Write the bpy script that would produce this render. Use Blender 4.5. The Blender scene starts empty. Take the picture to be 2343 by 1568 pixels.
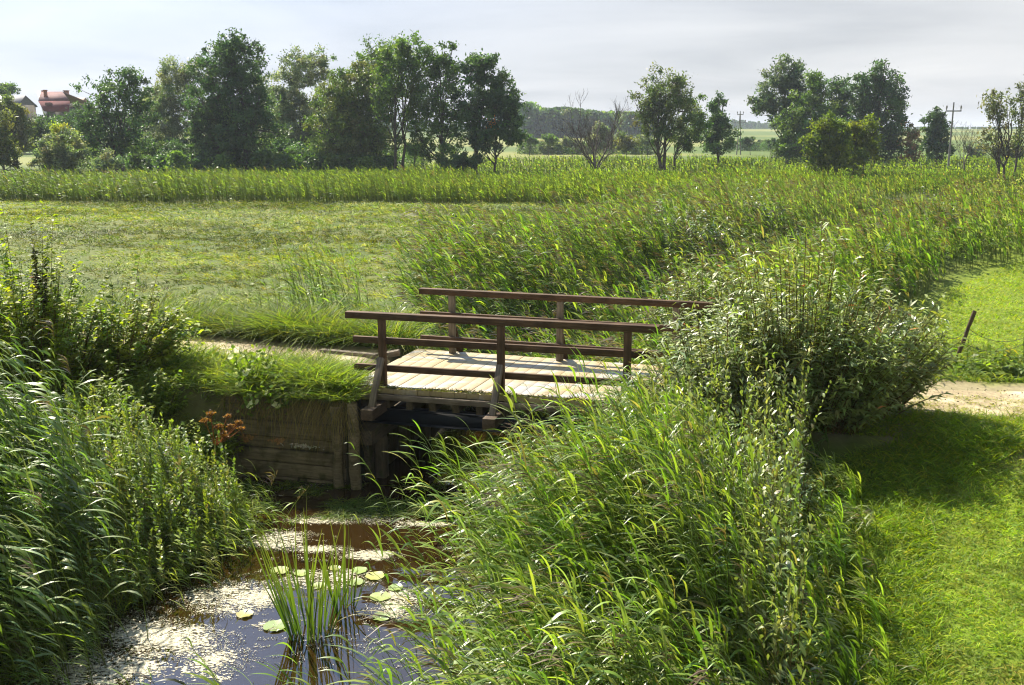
import bpy, math
import numpy as np
from mathutils import Vector
R = np.random.default_rng(11)
C = bpy.context.scene.collection
# ------------------------------------------------------------------ camera
FPX = 995.0; PITCH = math.radians(12.0); CAM = np.array([0.0, 0.0, 4.0]); S = 1024 / 2343.0
cp, sp = math.cos(PITCH), math.sin(PITCH)
scn = bpy.context.scene
cam = bpy.data.cameras.new('camera'); camo = bpy.data.objects.new('camera', cam); C.objects.link(camo)
camo.location = CAM; camo.rotation_euler = (math.pi / 2 - PITCH, 0, 0)
cam.sensor_width = 36; cam.lens = FPX / 1024 * 36; cam.clip_end = 9000; cam.clip_start = 0.1
scn.camera = camo

def ray(u, v):
    dx = (u * S - 512) / FPX; dz = -(v * S - 342.5) / FPX
    return np.array([dx, cp + dz * sp, -sp + dz * cp])
def at(u, v, z):
    d = ray(u, v); return CAM + d * ((z - 4.0) / d[2])
def atY(u, v, Y):
    d = ray(u, v); return CAM + d * (Y / d[1])
def mpp(Y):            # metres per map unit at distance Y
    return Y * S / FPX

# ------------------------------------------------------------------ noise
def _h(ix, iy, s):
    n = (ix.astype(np.int64) * 374761393 + iy.astype(np.int64) * 668265263 + s * 1442695041) & 0xffffffff
    n = ((n ^ (n >> 13)) * 1274126177) & 0xffffffff
    return ((n ^ (n >> 16)) & 0xffffff) / float(0xffffff)
def vn(x, y, s=0):
    x = np.asarray(x, float); y = np.asarray(y, float)
    x0 = np.floor(x); y0 = np.floor(y); fx = x - x0; fy = y - y0
    fx = fx * fx * (3 - 2 * fx); fy = fy * fy * (3 - 2 * fy)
    a = _h(x0, y0, s); b = _h(x0 + 1, y0, s); c = _h(x0, y0 + 1, s); d = _h(x0 + 1, y0 + 1, s)
    return (a * (1 - fx) + b * fx) * (1 - fy) + (c * (1 - fx) + d * fx) * fy
def fbm(x, y, s=0, o=3):
    r = 0; a = 0.5; t = 0
    for i in range(o):
        r = r + a * vn(x * 2 ** i, y * 2 ** i, s + i * 17); t += a; a *= 0.5
    return r / t
def sst(a, b, x):
    t = np.clip((x - a) / (b - a), 0, 1); return t * t * (3 - 2 * t)
def nrm(v):
    return v / np.maximum(np.linalg.norm(v, axis=-1, keepdims=True), 1e-9)

# ------------------------------------------------------------------ terrain
STREAM = np.array([[-2.6, 3, 2.6], [-2.7, 9, 2.3], [-1.7, 12, 2.25], [-1.2, 13.8, 2.6], [-0.5, 15.2, 2.25], [0.2, 17.2, 2.2],
                   [1.2, 19.5, 1.8], [4, 25, 1.5], [9, 33, 1.5], [16, 44, 1.5], [26, 62, 1.5], [45, 85, 1.5], [90, 120, 1.5]])
PATH = np.array([[-60, 36], [-20, 23], [-12, 20.2], [-7.6, 18.6], [-5.4, 17.9], [-3.4, 17.2], [-1.57, 16.6], [0.3, 16.05], [2.25, 15.5], [4.5, 14.9], [6.8, 14.4], [10, 13.9], [20, 13.0], [60, 11]])
W0 = np.array([-4.62, 15.53]); W1 = np.array([-2.62, 15.0])      # foot of the timber bank wall
def seg_dist(x, y, P, hw=None):
    best = np.full(np.shape(x), 1e9); val = np.zeros(np.shape(x))
    for i in range(len(P) - 1):
        a = P[i][:2]; b = P[i + 1][:2]; d = b - a
        t = np.clip(((x - a[0]) * d[0] + (y - a[1]) * d[1]) / (d @ d), 0, 1)
        q = np.hypot(x - a[0] - t * d[0], y - a[1] - t * d[1])
        k = q < best
        if hw is not None: val = np.where(k, P[i][2] + t * (P[i + 1][2] - P[i][2]), val)
        best = np.where(k, q, best)
    return best - val
WATER = -1.5
def hgt(x, y):
    x = np.asarray(x, float); y = np.asarray(y, float)
    pd = seg_dist(x, y, PATH)
    zb = -0.38 + 0.10 * (fbm(x * 0.35, y * 0.35, 3) - 0.5) + 0.10 * (fbm(x * 0.07, y * 0.07, 9) - 0.5)
    near = np.clip((14 - y) / 8, 0, 1.3)
    zb = np.where((y < 14) , zb - 0.30 * near, zb)
    zb = zb + 0.012 * np.clip(y - 260, 0, 500)
    e = 1 - sst(1.25, 3.4, pd)
    zb = zb * (1 - e) + 0.0 * e
    sd = np.minimum(seg_dist(x, y, STREAM, True), seg_dist(x, y, np.array([[-3.95, 14.7], [-2.4, 14.3]])) - .85)
    bw = 0.3 + 1.5 * sst(1.5, 2.8, pd) 
    t = (x - W0[0]) / (W1[0] - W0[0]); wl = W0[1] + t * (W1[1] - W0[1])
    inw = (x > -4.9) & (x < -2.5)
    sd = np.where(inw & (y > wl + 0.02) & (y < wl + 2.5), np.maximum(sd, 3.5 * (y - wl - 0.02)), sd)
    bw = np.where(inw & (y > wl - 1.0) & (y < wl + 2.5), 0.45, bw)
    k = sst(-0.7, 1.0, sd / bw)
    return -2.15 * (1 - k) + zb * k
def on(x, y, dz=0.0):
    return np.stack([x, y, hgt(x, y) + dz], -1)

# ------------------------------------------------------------------ materials
def newmat(name):
    m = bpy.data.materials.new(name); m.use_nodes = True
    nt = m.node_tree; nt.nodes.clear()
    out = nt.nodes.new('ShaderNodeOutputMaterial')
    return m, nt, out
def N(nt, t, **k):
    n = nt.nodes.new(t)
    for a, b in k.items():
        if a in ('operation', 'blend_type', 'data_type', 'noise_dimensions', 'attribute_name', 'vector_type', 'wave_type', 'bands_direction', 'feature', 'sky_type', 'distance'): setattr(n, a, b)
        else: n.inputs[a.replace('_', ' ')].default_value = b
    return n
def L(nt, a, b): nt.links.new(a, b)
def mul(nt, col, rgb):
    n = nt.nodes.new('ShaderNodeMix'); n.data_type = 'RGBA'; n.blend_type = 'MULTIPLY'; n.inputs[0].default_value = 1
    L(nt, col, n.inputs[6]); n.inputs[7].default_value = (*rgb, 1); return n.outputs[2]
def mixc(nt, f, a, b, bt='MIX'):
    n = nt.nodes.new('ShaderNodeMix'); n.data_type = 'RGBA'; n.blend_type = bt
    for s, v in ((0, f), (6, a), (7, b)):
        if hasattr(v, 'is_linked'): L(nt, v, n.inputs[s])
        else: n.inputs[s].default_value = v if s == 0 else (*v, 1)
    return n.outputs[2]
def ramp(nt, f, *st):
    n = nt.nodes.new('ShaderNodeValToRGB'); cr = n.color_ramp
    while len(cr.elements) < len(st): cr.elements.new(0.5)
    for e, (p, c) in zip(cr.elements, st):
        e.position = p; e.color = (*c, 1) if not np.isscalar(c) else (c, c, c, 1)
    L(nt, f, n.inputs[0]); return n.outputs[0]

def leafmat(name, rough=0.42, spec=0.5, trans=0.45, tcol=(2.3, 2.35, 0.5), bcol=(1.5, 1.5, 1.05)):
    m, nt, out = newmat(name)
    a = N(nt, 'ShaderNodeAttribute', attribute_name='tint')
    p = N(nt, 'ShaderNodeBsdfPrincipled', Roughness=rough)
    p.inputs['Specular IOR Level'].default_value = spec
    L(nt, mul(nt, a.outputs['Color'], bcol), p.inputs['Base Color'])
    t = N(nt, 'ShaderNodeBsdfTranslucent'); L(nt, mul(nt, a.outputs['Color'], tcol), t.inputs['Color'])
    mx = N(nt, 'ShaderNodeMixShader'); mx.inputs[0].default_value = trans
    L(nt, p.outputs[0], mx.inputs[1]); L(nt, t.outputs[0], mx.inputs[2]); L(nt, mx.outputs[0], out.inputs[0])
    return m
M = {}
M['leaf'] = leafmat('leaf', 0.5, 0.28, 0.5)
M['reed'] = leafmat('reed_leaf', 0.42, 0.75, 0.40, (2.2, 2.4, 0.6))
M['willow'] = leafmat('willow_leaf', 0.45, 0.95, 0.36, (2.4, 2.4, 0.7), (1.7, 1.7, 1.3))
M['tree'] = leafmat('tree_leaf', 0.5, 0.4, 0.42, (2.9, 3.0, 1.2), (2.4, 2.4, 2.4))
M['belt'] = leafmat('belt_leaf', 0.45, 0.5, 0.52, (2.7, 2.6, 0.7))
M['grass'] = leafmat('grass_blade', 0.55, 0.22, 0.45)
M['meadow'] = leafmat('meadow_blade', 0.6, 0.2, 0.32, (2.1, 2.1, 0.45), (1.5, 1.55, 0.75))
M['lily'] = leafmat('lily_leaf', 0.28, 0.6, 0.1)

def woodmat(name, c1, c2, scale=1.0, rough=0.75, moss=0.0):
    m, nt, out = newmat(name)
    tc = N(nt, 'ShaderNodeTexCoord')
    mp = N(nt, 'ShaderNodeMapping'); L(nt, tc.outputs['Object'], mp.inputs[0]); mp.inputs['Scale'].default_value = (2.5 * scale, 30 * scale, 30 * scale)
    n1 = N(nt, 'ShaderNodeTexNoise', Scale=1.0, Detail=6.0, Roughness=0.65); L(nt, mp.outputs[0], n1.inputs[0])
    n2 = N(nt, 'ShaderNodeTexNoise', Scale=3.0, Detail=3.0); L(nt, tc.outputs['Object'], n2.inputs[0])
    c = ramp(nt, n1.outputs[0], (0.3, c1), (0.7, c2))
    c = mixc(nt, 0.55, c, ramp(nt, n2.outputs[0], (0.3, 0.35), (0.7, 1.45)), 'MULTIPLY')
    if moss > 0:
        n3 = N(nt, 'ShaderNodeTexNoise', Scale=5.0, Detail=5.0); L(nt, tc.outputs['Object'], n3.inputs[0])
        c = mixc(nt, ramp(nt, n3.outputs[0], (0.62 - moss * 0.3, 0.0), (0.75 - moss * 0.2, 0.8)), c, (0.05, 0.055, 0.012))
    p = N(nt, 'ShaderNodeBsdfPrincipled', Roughness=rough); p.inputs['Specular IOR Level'].default_value = 0.2
    L(nt, c, p.inputs['Base Color'])
    b = N(nt, 'ShaderNodeBump', Strength=0.5, Distance=0.01); L(nt, n1.outputs[0], b.inputs['Height']); L(nt, b.outputs[0], p.inputs['Normal'])
    L(nt, p.outputs[0], out.inputs[0]); return m
M['railwood'] = woodmat('rail_wood', (0.045, 0.026, 0.013), (0.135, 0.08, 0.042))
M['oldwood'] = woodmat('weathered_wood', (0.10, 0.08, 0.055), (0.26, 0.21, 0.15))
M['darkwood'] = woodmat('tarred_wood', (0.05, 0.04, 0.025), (0.13, 0.10, 0.06), moss=0.3)
M['wallwood'] = woodmat('wall_wood', (0.11, 0.085, 0.045), (0.30, 0.235, 0.13), moss=0.35)
M['postwood'] = woodmat('post_wood', (0.06, 0.04, 0.025), (0.13, 0.09, 0.055))
M['bark'] = woodmat('bark', (0.045, 0.04, 0.032), (0.12, 0.105, 0.085), 0.25, 0.9)
M['greybark'] = woodmat('grey_bark', (0.08, 0.07, 0.06), (0.17, 0.15, 0.13), 0.25, 0.9)

def plain(name, col, rough=0.7, metal=0.0, noise=0.25, scale=4.0):
    m, nt, out = newmat(name)
    tc = N(nt, 'ShaderNodeTexCoord'); n = N(nt, 'ShaderNodeTexNoise', Scale=scale, Detail=5.0); L(nt, tc.outputs['Object'], n.inputs[0])
    c = mul(nt, ramp(nt, n.outputs[0], (0.3, 1 - noise), (0.7, 1 + noise)), col)
    p = N(nt, 'ShaderNodeBsdfPrincipled', Roughness=rough, Metallic=metal); L(nt, c, p.inputs['Base Color']); L(nt, p.outputs[0], out.inputs[0]); return m
M['steel'] = plain('blue_painted_steel', (0.008, 0.012, 0.020), 0.6)
M['concrete'] = plain('concrete', (0.20, 0.195, 0.185), 0.85)
M['ceramic'] = plain('insulator', (0.25, 0.24, 0.22), 0.3)
M['wire'] = plain('rusty_wire', (0.06, 0.045, 0.035), 0.6)
M['rooftile'] = plain('red_roof', (0.12, 0.032, 0.034), 0.95, 0, 0.2, 1.0)
M['paleroof'] = plain('pale_red_roof', (0.17, 0.095, 0.09), 0.95, 0, 0.2, 1.0)
M['chimney'] = plain('chimney_brick', (0.27, 0.12, 0.07), 0.8)
M['housewall'] = plain('house_render', (0.15, 0.135, 0.115), 0.8)
M['whitetrim'] = plain('white_trim', (0.65, 0.63, 0.62), 0.6)
M['greyroof'] = plain('grey_roof', (0.10, 0.10, 0.11), 0.7)
M['brownroof'] = plain('brown_roof', (0.30, 0.22, 0.15), 0.7)

def tintmat(name, rough=0.9, nscale=6.0, amp=0.35, bump=0.6, bd=0.04):
    m, nt, out = newmat(name)
    a = N(nt, 'ShaderNodeAttribute', attribute_name='tint'); tc = N(nt, 'ShaderNodeTexCoord')
    n = N(nt, 'ShaderNodeTexNoise', Scale=nscale, Detail=8.0, Roughness=0.7); L(nt, tc.outputs['Object'], n.inputs[0])
    c = mixc(nt, 1.0, a.outputs['Color'], ramp(nt, n.outputs[0], (0.25, 1 - amp), (0.75, 1 + amp)), 'MULTIPLY')
    p = N(nt, 'ShaderNodeBsdfPrincipled', Roughness=rough); p.inputs['Specular IOR Level'].default_value = 0.2
    L(nt, c, p.inputs['Base Color'])
    b = N(nt, 'ShaderNodeBump', Strength=bump, Distance=bd); L(nt, n.outputs[0], b.inputs['Height']); L(nt, b.outputs[0], p.inputs['Normal'])
    L(nt, p.outputs[0], out.inputs[0]); return m
M['ground'] = tintmat('ground_soil_and_turf')
M['path'] = tintmat('sandy_track', 0.9, 12.0, 0.45, 0.8, 0.03)
M['scum'] = tintmat('floating_scum', 0.32, 30.0, 0.2, 0.4, 0.01)

def watermat():
    m, nt, out = newmat('pond_water')
    tc = N(nt, 'ShaderNodeTexCoord'); n = N(nt, 'ShaderNodeTexNoise', Scale=3.0, Detail=2.0); L(nt, tc.outputs['Object'], n.inputs[0])
    b = N(nt, 'ShaderNodeBump', Strength=0.06, Distance=0.03); L(nt, n.outputs[0], b.inputs['Height'])
    p = N(nt, 'ShaderNodeBsdfPrincipled', Roughness=0.02, IOR=1.45); p.inputs['Base Color'].default_value = (0.022, 0.012, 0.003, 1)
    p.inputs['Specular IOR Level'].default_value = 0.75
    L(nt, b.outputs[0], p.inputs['Normal']); L(nt, p.outputs[0], out.inputs[0]); return m
M['water'] = watermat()

def deckmat():
    m, nt, out = newmat('sandy_deck')
    tc = N(nt, 'ShaderNodeTexCoord')
    mp = N(nt, 'ShaderNodeMapping'); L(nt, tc.outputs['Object'], mp.inputs[0]); mp.inputs['Rotation'].default_value = (0, 0, 0.27); mp.inputs['Scale'].default_value = (0.9, 2.6, 1)
    n1 = N(nt, 'ShaderNodeTexNoise', Scale=1.3, Detail=6.0, Roughness=0.6); L(nt, mp.outputs[0], n1.inputs[0])
    n2 = N(nt, 'ShaderNodeTexNoise', Scale=25.0, Detail=4.0); L(nt, tc.outputs['Object'], n2.inputs[0])
    sand = mixc(nt, n2.outputs[0], (0.22, 0.165, 0.08), (0.44, 0.345, 0.18))
    plank = mixc(nt, n2.outputs[0], (0.24, 0.23, 0.21), (0.38, 0.375, 0.36))
    c = mixc(nt, ramp(nt, n1.outputs[0], (0.50, 0.0), (0.62, 1.0)), sand, plank)
    p = N(nt, 'ShaderNodeBsdfPrincipled', Roughness=0.55); L(nt, c, p.inputs['Base Color'])
    b = N(nt, 'ShaderNodeBump', Strength=0.4, Distance=0.01); L(nt, n2.outputs[0], b.inputs['Height']); L(nt, b.outputs[0], p.inputs['Normal'])
    L(nt, p.outputs[0], out.inputs[0]); return m
M['deck'] = deckmat()

# ------------------------------------------------------------------ geometry helpers
class Geo:
    def __init__(s): s.v = []; s.q = []; s.t = []; s.n = 0
    def add(s, v, q, t):
        v = v.reshape(-1, 3); s.v.append(v); s.q.append(np.asarray(q).reshape(-1, 4) + s.n)
        t = np.asarray(t, float)
        s.t.append(np.broadcast_to(t, (len(v), 3)) if t.ndim == 1 else t.reshape(-1, 3)); s.n += len(v)
        return s
    def box(s, c, x, y, z, sx, sy, sz, t=(1, 1, 1)):       # box with unit axes x,y,z and full sizes
        c = np.asarray(c, float); a = [np.asarray(k, float) * h / 2 for k, h in ((x, sx), (y, sy), (z, sz))]
        v = np.array([c + i * a[0] + j * a[1] + k * a[2] for i in (-1, 1) for j in (-1, 1) for k in (-1, 1)])
        return s.add(v, [[0, 1, 3, 2], [4, 6, 7, 5], [0, 4, 5, 1], [2, 3, 7, 6], [0, 2, 6, 4], [1, 5, 7, 3]], t)
    def mesh(s, name, mat, parent=None, smooth=False, bevel=0, origin=None):
        v = np.concatenate(s.v); q = np.concatenate(s.q); t = np.concatenate(s.t)
        if origin is not None: v = v - np.asarray(origin)
        me = bpy.data.meshes.new(name)
        me.vertices.add(len(v)); me.vertices.foreach_set('co', v.astype(np.float32).ravel())
        me.loops.add(q.size); me.loops.foreach_set('vertex_index', q.astype(np.int32).ravel())
        me.polygons.add(len(q)); me.polygons.foreach_set('loop_start', np.arange(0, q.size, 4, dtype=np.int32))
        if smooth: me.polygons.foreach_set('use_smooth', np.ones(len(q), dtype=bool))
        a = me.color_attributes.new('tint', 'FLOAT_COLOR', 'POINT')
        a.data.foreach_set('color', np.concatenate([t, np.ones((len(t), 1))], 1).astype(np.float32).ravel())
        me.update(calc_edges=True)
        me.materials.append(mat)
        o = bpy.data.objects.new(name, me); C.objects.link(o)
        if origin is not None and parent is None: o.location = origin
        if parent is not None: o.parent = parent
        if bevel:
            b = o.modifiers.new('bevel', 'BEVEL'); b.width = bevel; b.segments = 2; b.limit_method = 'ANGLE'
        return o
def tag(o, label=None, cat=None, group=None, kind=None):
    for k, v in (('label', label), ('category', cat), ('group', group), ('kind', kind)):
        if v: o[k] = v
    return o
def empty(name, loc, label, cat, group=None):
    o = bpy.data.objects.new(name, None); C.objects.link(o); o.location = loc; o.empty_display_size = 0.2
    return tag(o, label, cat, group)
def under(o, root):
    """parent built in world coordinates -> keep place under an Empty standing at root.location"""
    o.parent = root; o.location = Vector(o.location) - root.location
    return o

def ribbons(p0, d0, ln, w, bend, K, tint, tip=None, side=None, prof=None, rg=R):
    n = len(p0); t = np.linspace(0, 1, K + 1)
    ln = np.broadcast_to(ln, (n,)); w = np.broadcast_to(w, (n,))
    pos = p0[:, None] + ln[:, None, None] * (d0[:, None] * t[None, :, None] + bend[:, None] * (t ** 2)[None, :, None])
    if side is None:
        side = nrm(np.cross(d0 + bend * 0.5, np.array([0, 0, 1.0])) + rg.normal(0, 0.35, (n, 3)))
    if prof is None: prof = np.minimum(1, np.minimum(0.45 + 2.2 * t, 1.9 * (1 - t) ** 0.8 + 0.06))
    hw = w[:, None] * prof[None] * 0.5
    v = np.stack([pos - side[:, None] * hw[..., None], pos + side[:, None] * hw[..., None]], 2)
    b = (np.arange(n) * (K + 1) * 2)[:, None] + (np.arange(K) * 2)[None]
    q = np.stack([b, b + 1, b + 3, b + 2], -1)
    tint = np.broadcast_to(tint, (n, 3))
    if tip is None: tt = np.repeat(tint[:, None], (K + 1) * 2, 1)
    else:
        tip = np.broadcast_to(tip, (n, 3)); f = np.repeat(t ** 2, 2)[None, :, None]
        tt = tint[:, None] * (1 - f) + tip[:, None] * f
    return v.reshape(-1, 3), q, tt.reshape(-1, 3)
def tubes(path, rad, sides, tint):
    n, K, _ = path.shape; rad = np.broadcast_to(rad, (n, K))
    tg = nrm(np.gradient(path, axis=1)); ref = np.where(np.abs(tg[..., 2:3]) > 0.8, np.array([1.0, 0, 0]), np.array([0, 0, 1.0]))
    a = nrm(np.cross(tg, ref)); b = np.cross(tg, a)
    an = np.arange(sides) / sides * 2 * math.pi
    v = path[:, :, None] + rad[:, :, None, None] * (a[:, :, None] * np.cos(an)[None, None, :, None] + b[:, :, None] * np.sin(an)[None, None, :, None])
    i = (np.arange(n) * K * sides)[:, None, None] + (np.arange(K - 1) * sides)[None, :, None] + np.arange(sides)[None, None]
    j = (np.arange(n) * K * sides)[:, None, None] + (np.arange(K - 1) * sides)[None, :, None] + ((np.arange(sides) + 1) % sides)[None, None]
    q = np.stack([i, j, j + sides, i + sides], -1)
    tint = np.broadcast_to(tint, (n, 3))
    return v.reshape(-1, 3), q, np.repeat(tint, K * sides, 0)
def diamonds(c, a, b, tint):
    n = len(c)
    v = np.stack([c - a, c + b * 0.9 - a * 0.1, c + a, c - b * 0.9 - a * 0.1], 1)
    return v.reshape(-1, 3), np.arange(4 * n).reshape(n, 4), np.repeat(np.broadcast_to(tint, (n, 3)), 4, 0)
def inpoly(x, y, P):
    P = np.asarray(P, float); r = np.zeros(len(x), bool); j = len(P) - 1
    for i in range(len(P)):
        k = ((P[i, 1] > y) != (P[j, 1] > y)) & (x < (P[j, 0] - P[i, 0]) * (y - P[i, 1]) / (P[j, 1] - P[i, 1] + 1e-12) + P[i, 0])
        r ^= k; j = i
    return r
def scatter(P, n, rg=R):
    P = np.asarray(P, float); lo = P.min(0); hi = P.max(0); out = []; m = 0
    while m < n:
        p = rg.random((max(n, 64) * 2, 2)) * (hi - lo) + lo; p = p[inpoly(p[:, 0], p[:, 1], P)]; out.append(p); m += len(p)
    return np.concatenate(out)[:n]
def seen(x, y, pad=0.6):
    return np.abs(x) < 0.515 * (y * cp + 0.9) + pad
def pal(n, cols, wts, jit=0.18, rg=R):
    cols = np.asarray(cols, float); w = np.asarray(wts, float)
    i = rg.choice(len(cols), n, p=w / w.sum())
    return np.clip(cols[i] * (1 + rg.normal(0, jit, (n, 1))) * (1 + rg.normal(0, 0.06, (n, 3))), 0.004, 0.9)

WIND = np.array([-0.85, -0.35, 0.0])
def reeds(G, base, H, nl, ll, lw, K, plume, cols, wts, lean=0.28, ssides=3, srad=0.005, droop=0.75, rg=R, wind=WIND, stemcol=(0.10, 0.13, 0.03), dryp=0.02, plen=1.0):
    n = len(base); H = np.broadcast_to(H, (n,))
    ln = (wind[None] * lean * rg.uniform(0.4, 1.4, (n, 1)) + rg.normal(0, 0.09, (n, 3)) * [1, 1, 0])
    t = np.linspace(0, 1, 5)
    path = base[:, None] + H[:, None, None] * (np.array([0, 0, 1.0]) * (t - 0.06 * t ** 2)[None, :, None] + ln[:, None] * (t ** 1.7)[None, :, None])
    sc = pal(n, [stemcol], [1], 0.2, rg)
    G.add(*tubes(path, srad * np.array([1, .9, .8, .65, .3])[None], ssides, sc))
    shoot = pal(n, cols, wts, 0.18, rg); pdr = rg.uniform(.35, 1.25, n); pw = rg.uniform(.6, 1.3, n); pl = rg.uniform(.7, 1.2, n); pup = rg.uniform(-.15, .3, n)
    for i in range(nl):
        f = 0.22 + 0.78 * (i + rg.random(n)) / nl
        ft = f[:, None]
        p = base + H[:, None] * (np.array([0, 0, 1.0]) * (ft - 0.06 * ft ** 2) + ln * ft ** 1.7)
        az = rg.uniform(0, 2 * math.pi, n)
        hd = np.stack([np.cos(az), np.sin(az), np.zeros(n)], -1) * 0.65 + wind[None] * 1.15
        hd = nrm(hd); el = np.clip(rg.uniform(0.55, 1.2, n) + pup + 0.3 * (f > 0.9), .2, 1.5)
        d = hd * np.cos(el)[:, None] + np.array([0, 0, 1.0]) * np.sin(el)[:, None]
        bend = wind[None] * rg.uniform(0.05, 0.35, (n, 1)) + np.array([0, 0, -1.0]) * (rg.uniform(0.3, 1.0, (n, 1)) * droop * pdr[:, None])
        tt = shoot * (1 + rg.normal(0, 0.12, (n, 1)))
        dry = rg.random(n) < dryp * (1.8 - f)
        tt = np.where(dry[:, None], np.array([0.19, 0.155, 0.08]) * rg.uniform(0.6, 1.2, (n, 1)), tt)
        l = ll * pl * rg.uniform(0.55, 1.15, n) * (1.1 - 0.35 * f)
        G.add(*ribbons(p, d, l, lw * pw * rg.uniform(0.7, 1.2, n), bend, K, np.clip(tt, .004, 1), side=nrm(np.cross(hd, [0, 0, 1.0]) + rg.normal(0, 0.3, (n, 3)))))
    k = np.where(rg.random(n) < plume)[0]
    if len(k):
        top = path[k, -1]; dr = nrm(path[k, -1] - path[k, -2]) 
        npl = 12
        for i in range(npl):
            p = top - dr * (0.20 * plen * i / npl)
            d = nrm(dr + wind[None] * 0.5 + rg.normal(0, 0.28, (len(k), 3)))
            G.add(*ribbons(p, d, plen * rg.uniform(.10, .22, len(k)), max(lw * 0.5, 0.010), wind[None] * .3 + np.array([0, 0, -.45]) * rg.uniform(.5, 1.2, (len(k), 1)), 2,
                           pal(len(k), [(0.085, 0.058, 0.045), (0.13, 0.10, 0.07), (0.06, 0.04, 0.035)], [1, 1, .7], .2, rg)))
def blades(G, P, ln, w, cols, wts, K=2, lay=0.4, rg=R, wind=WIND, tintmul=None, droop=.45):
    n = len(P); az = rg.uniform(0, 2 * math.pi, n)
    d = nrm(np.stack([np.cos(az) * lay, np.sin(az) * lay, np.ones(n)], -1) + wind[None] * lay * 0.2)
    hz = np.stack([np.cos(az), np.sin(az), np.zeros(n)], -1)
    bend = hz * rg.uniform(0.1, 0.6, (n, 1)) + wind[None] * 0.12 - np.array([0, 0, 1.0]) * rg.uniform(0.2, 1.0, (n, 1)) * droop
    t = pal(n, cols, wts, 0.2, rg)
    if tintmul is not None: t = np.clip(t * tintmul, .004, .9)
    G.add(*ribbons(P, d, ln, w, bend, K, t, rg=rg))
GR = [(0.10, 0.165, 0.012), (0.145, 0.20, 0.014), (0.20, 0.21, 0.028), (0.065, 0.115, 0.014)]
RE = [(0.09, 0.15, 0.026), (0.135, 0.195, 0.036), (0.19, 0.225, 0.055), (0.15, 0.19, 0.09), (0.048, 0.088, 0.02)]

# ================================================================== SETTING
def axis(fine0, fine1, step, far0, far1, g=1.13):
    a = list(np.arange(fine0, fine1, step)); s = step
    while a[-1] < far1: s = min(s * g, 220); a.append(a[-1] + s)
    s = step; b = [fine0]
    while b[-1] > far0: s = min(s * g, 220); b.append(b[-1] - s)
    return np.array(b[::-1][:-1] + a)
xs = axis(-10, 13, 0.17, -3500, 3500, 1.10); ys = axis(2.5, 23, 0.17, -60, 5200, 1.06)
X, Y = np.meshgrid(xs, ys); Z = hgt(X, Y)
lump = (fbm(X * 1.3, Y * 1.3, 40) - .5) * 0.14 * ((Y > 21) & (Y < 66))
Z = Z + lump
sdg = seg_dist(X, Y, STREAM, True); pdg = seg_dist(X, Y, PATH)
n1 = fbm(X * 0.25, Y * 0.25, 5); n2 = fbm(X * 1.7, Y * 1.7, 6); n3 = fbm(X * 0.03, Y * 0.03, 8)
def lerp3(a, b, f): return a * (1 - f[..., None]) + b * f[..., None]
base = lerp3(np.array([0.055, 0.085, 0.010]), np.array([0.10, 0.115, 0.020]), sst(.35, .65, n1 * .6 + n2 * .4))
law = lerp3(np.array([0.10, 0.155, 0.012]), np.array([0.15, 0.185, 0.016]), n2)
isl = sst(0, 1.5, sdg - 3) * (X > 2.2) * (Y < 42)
T = lerp3(base, law, isl)
farf = lerp3(np.array([0.075, 0.115, 0.018]), np.array([0.17, 0.18, 0.045]), sst(.5, .62, fbm(X * 0.012, Y * 0.02, 21)))
T = lerp3(T, farf, sst(110, 140, Y))
T = lerp3(T, np.array([0.05, 0.045, 0.02]), (1 - sst(0.6, 1.6, sdg)) * (Y < 60))
T = lerp3(T, np.array([0.26, 0.21, 0.13]), (1 - sst(1.3, 2.3, pdg + (n2 - .5) * 1.6)) * 0.85 * (sdg > .3))
ny, nx = X.shape
G = Geo(); idx = np.arange(ny * nx).reshape(ny, nx)
G.add(np.stack([X, Y, Z], -1), np.stack([idx[:-1, :-1], idx[:-1, 1:], idx[1:, 1:], idx[1:, :-1]], -1), T.reshape(-1, 3))
tag(G.mesh('ground', M['ground'], smooth=True), kind='structure')

# sandy track, two lengths that meet the bridge deck
def track(name, P, wid):
    P = np.asarray(P, float); seg = []
    for a, b in zip(P[:-1], P[1:]):
        k = max(2, int(np.linalg.norm(b - a) / 0.3)); seg += [a + (b - a) * i / k for i in range(k)]
    P = np.array(seg + [P[-1]]); d = nrm(np.gradient(P, axis=0)); nn = np.stack([-d[:, 1], d[:, 0]], -1)
    a = np.linspace(-1, 1, 13)
    hw = wid + 0.25 * (vn(P[:, 0] * 1.1, P[:, 1] * 1.1, 4) - .5)
    Q = P[:, None] + nn[:, None] * (a[None, :, None] * hw[:, None, None] + (np.abs(a) > .95)[None, :, None] * .25 * (vn(P[:, 0] * 3, P[:, 1] * 3, 71) - .5)[:, None, None])
    rut = -0.02 * (np.exp(-((np.abs(a) - .55) / .2) ** 2))
    z = hgt(Q[..., 0], Q[..., 1]) + 0.035 + rut[None] - 0.05 * (np.abs(a) > .97)[None]
    c = lerp3(np.array([0.30, 0.24, 0.14]), np.array([0.52, 0.44, 0.29]), sst(.3, .7, fbm(Q[..., 0] * 2, Q[..., 1] * 4, 14)))
    c = lerp3(c, np.array([0.16, 0.16, 0.05]), .7 * sst(.55, .7, fbm(Q[..., 0] * 1.5, Q[..., 1] * 3, 15)) * np.exp(-(a / .3) ** 2)[None])
    m, k = z.shape; idx = np.arange(m * k).reshape(m, k); g = Geo()
    g.add(np.concatenate([Q, z[..., None]], -1), np.stack([idx[:-1, :-1], idx[:-1, 1:], idx[1:, 1:], idx[1:, :-1]], -1), c.reshape(-1, 3))
    tag(g.mesh(name, M['path'], smooth=True), kind='structure')
track('path', PATH[1:7], .8); track('path', PATH[8:13], .85)

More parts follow.
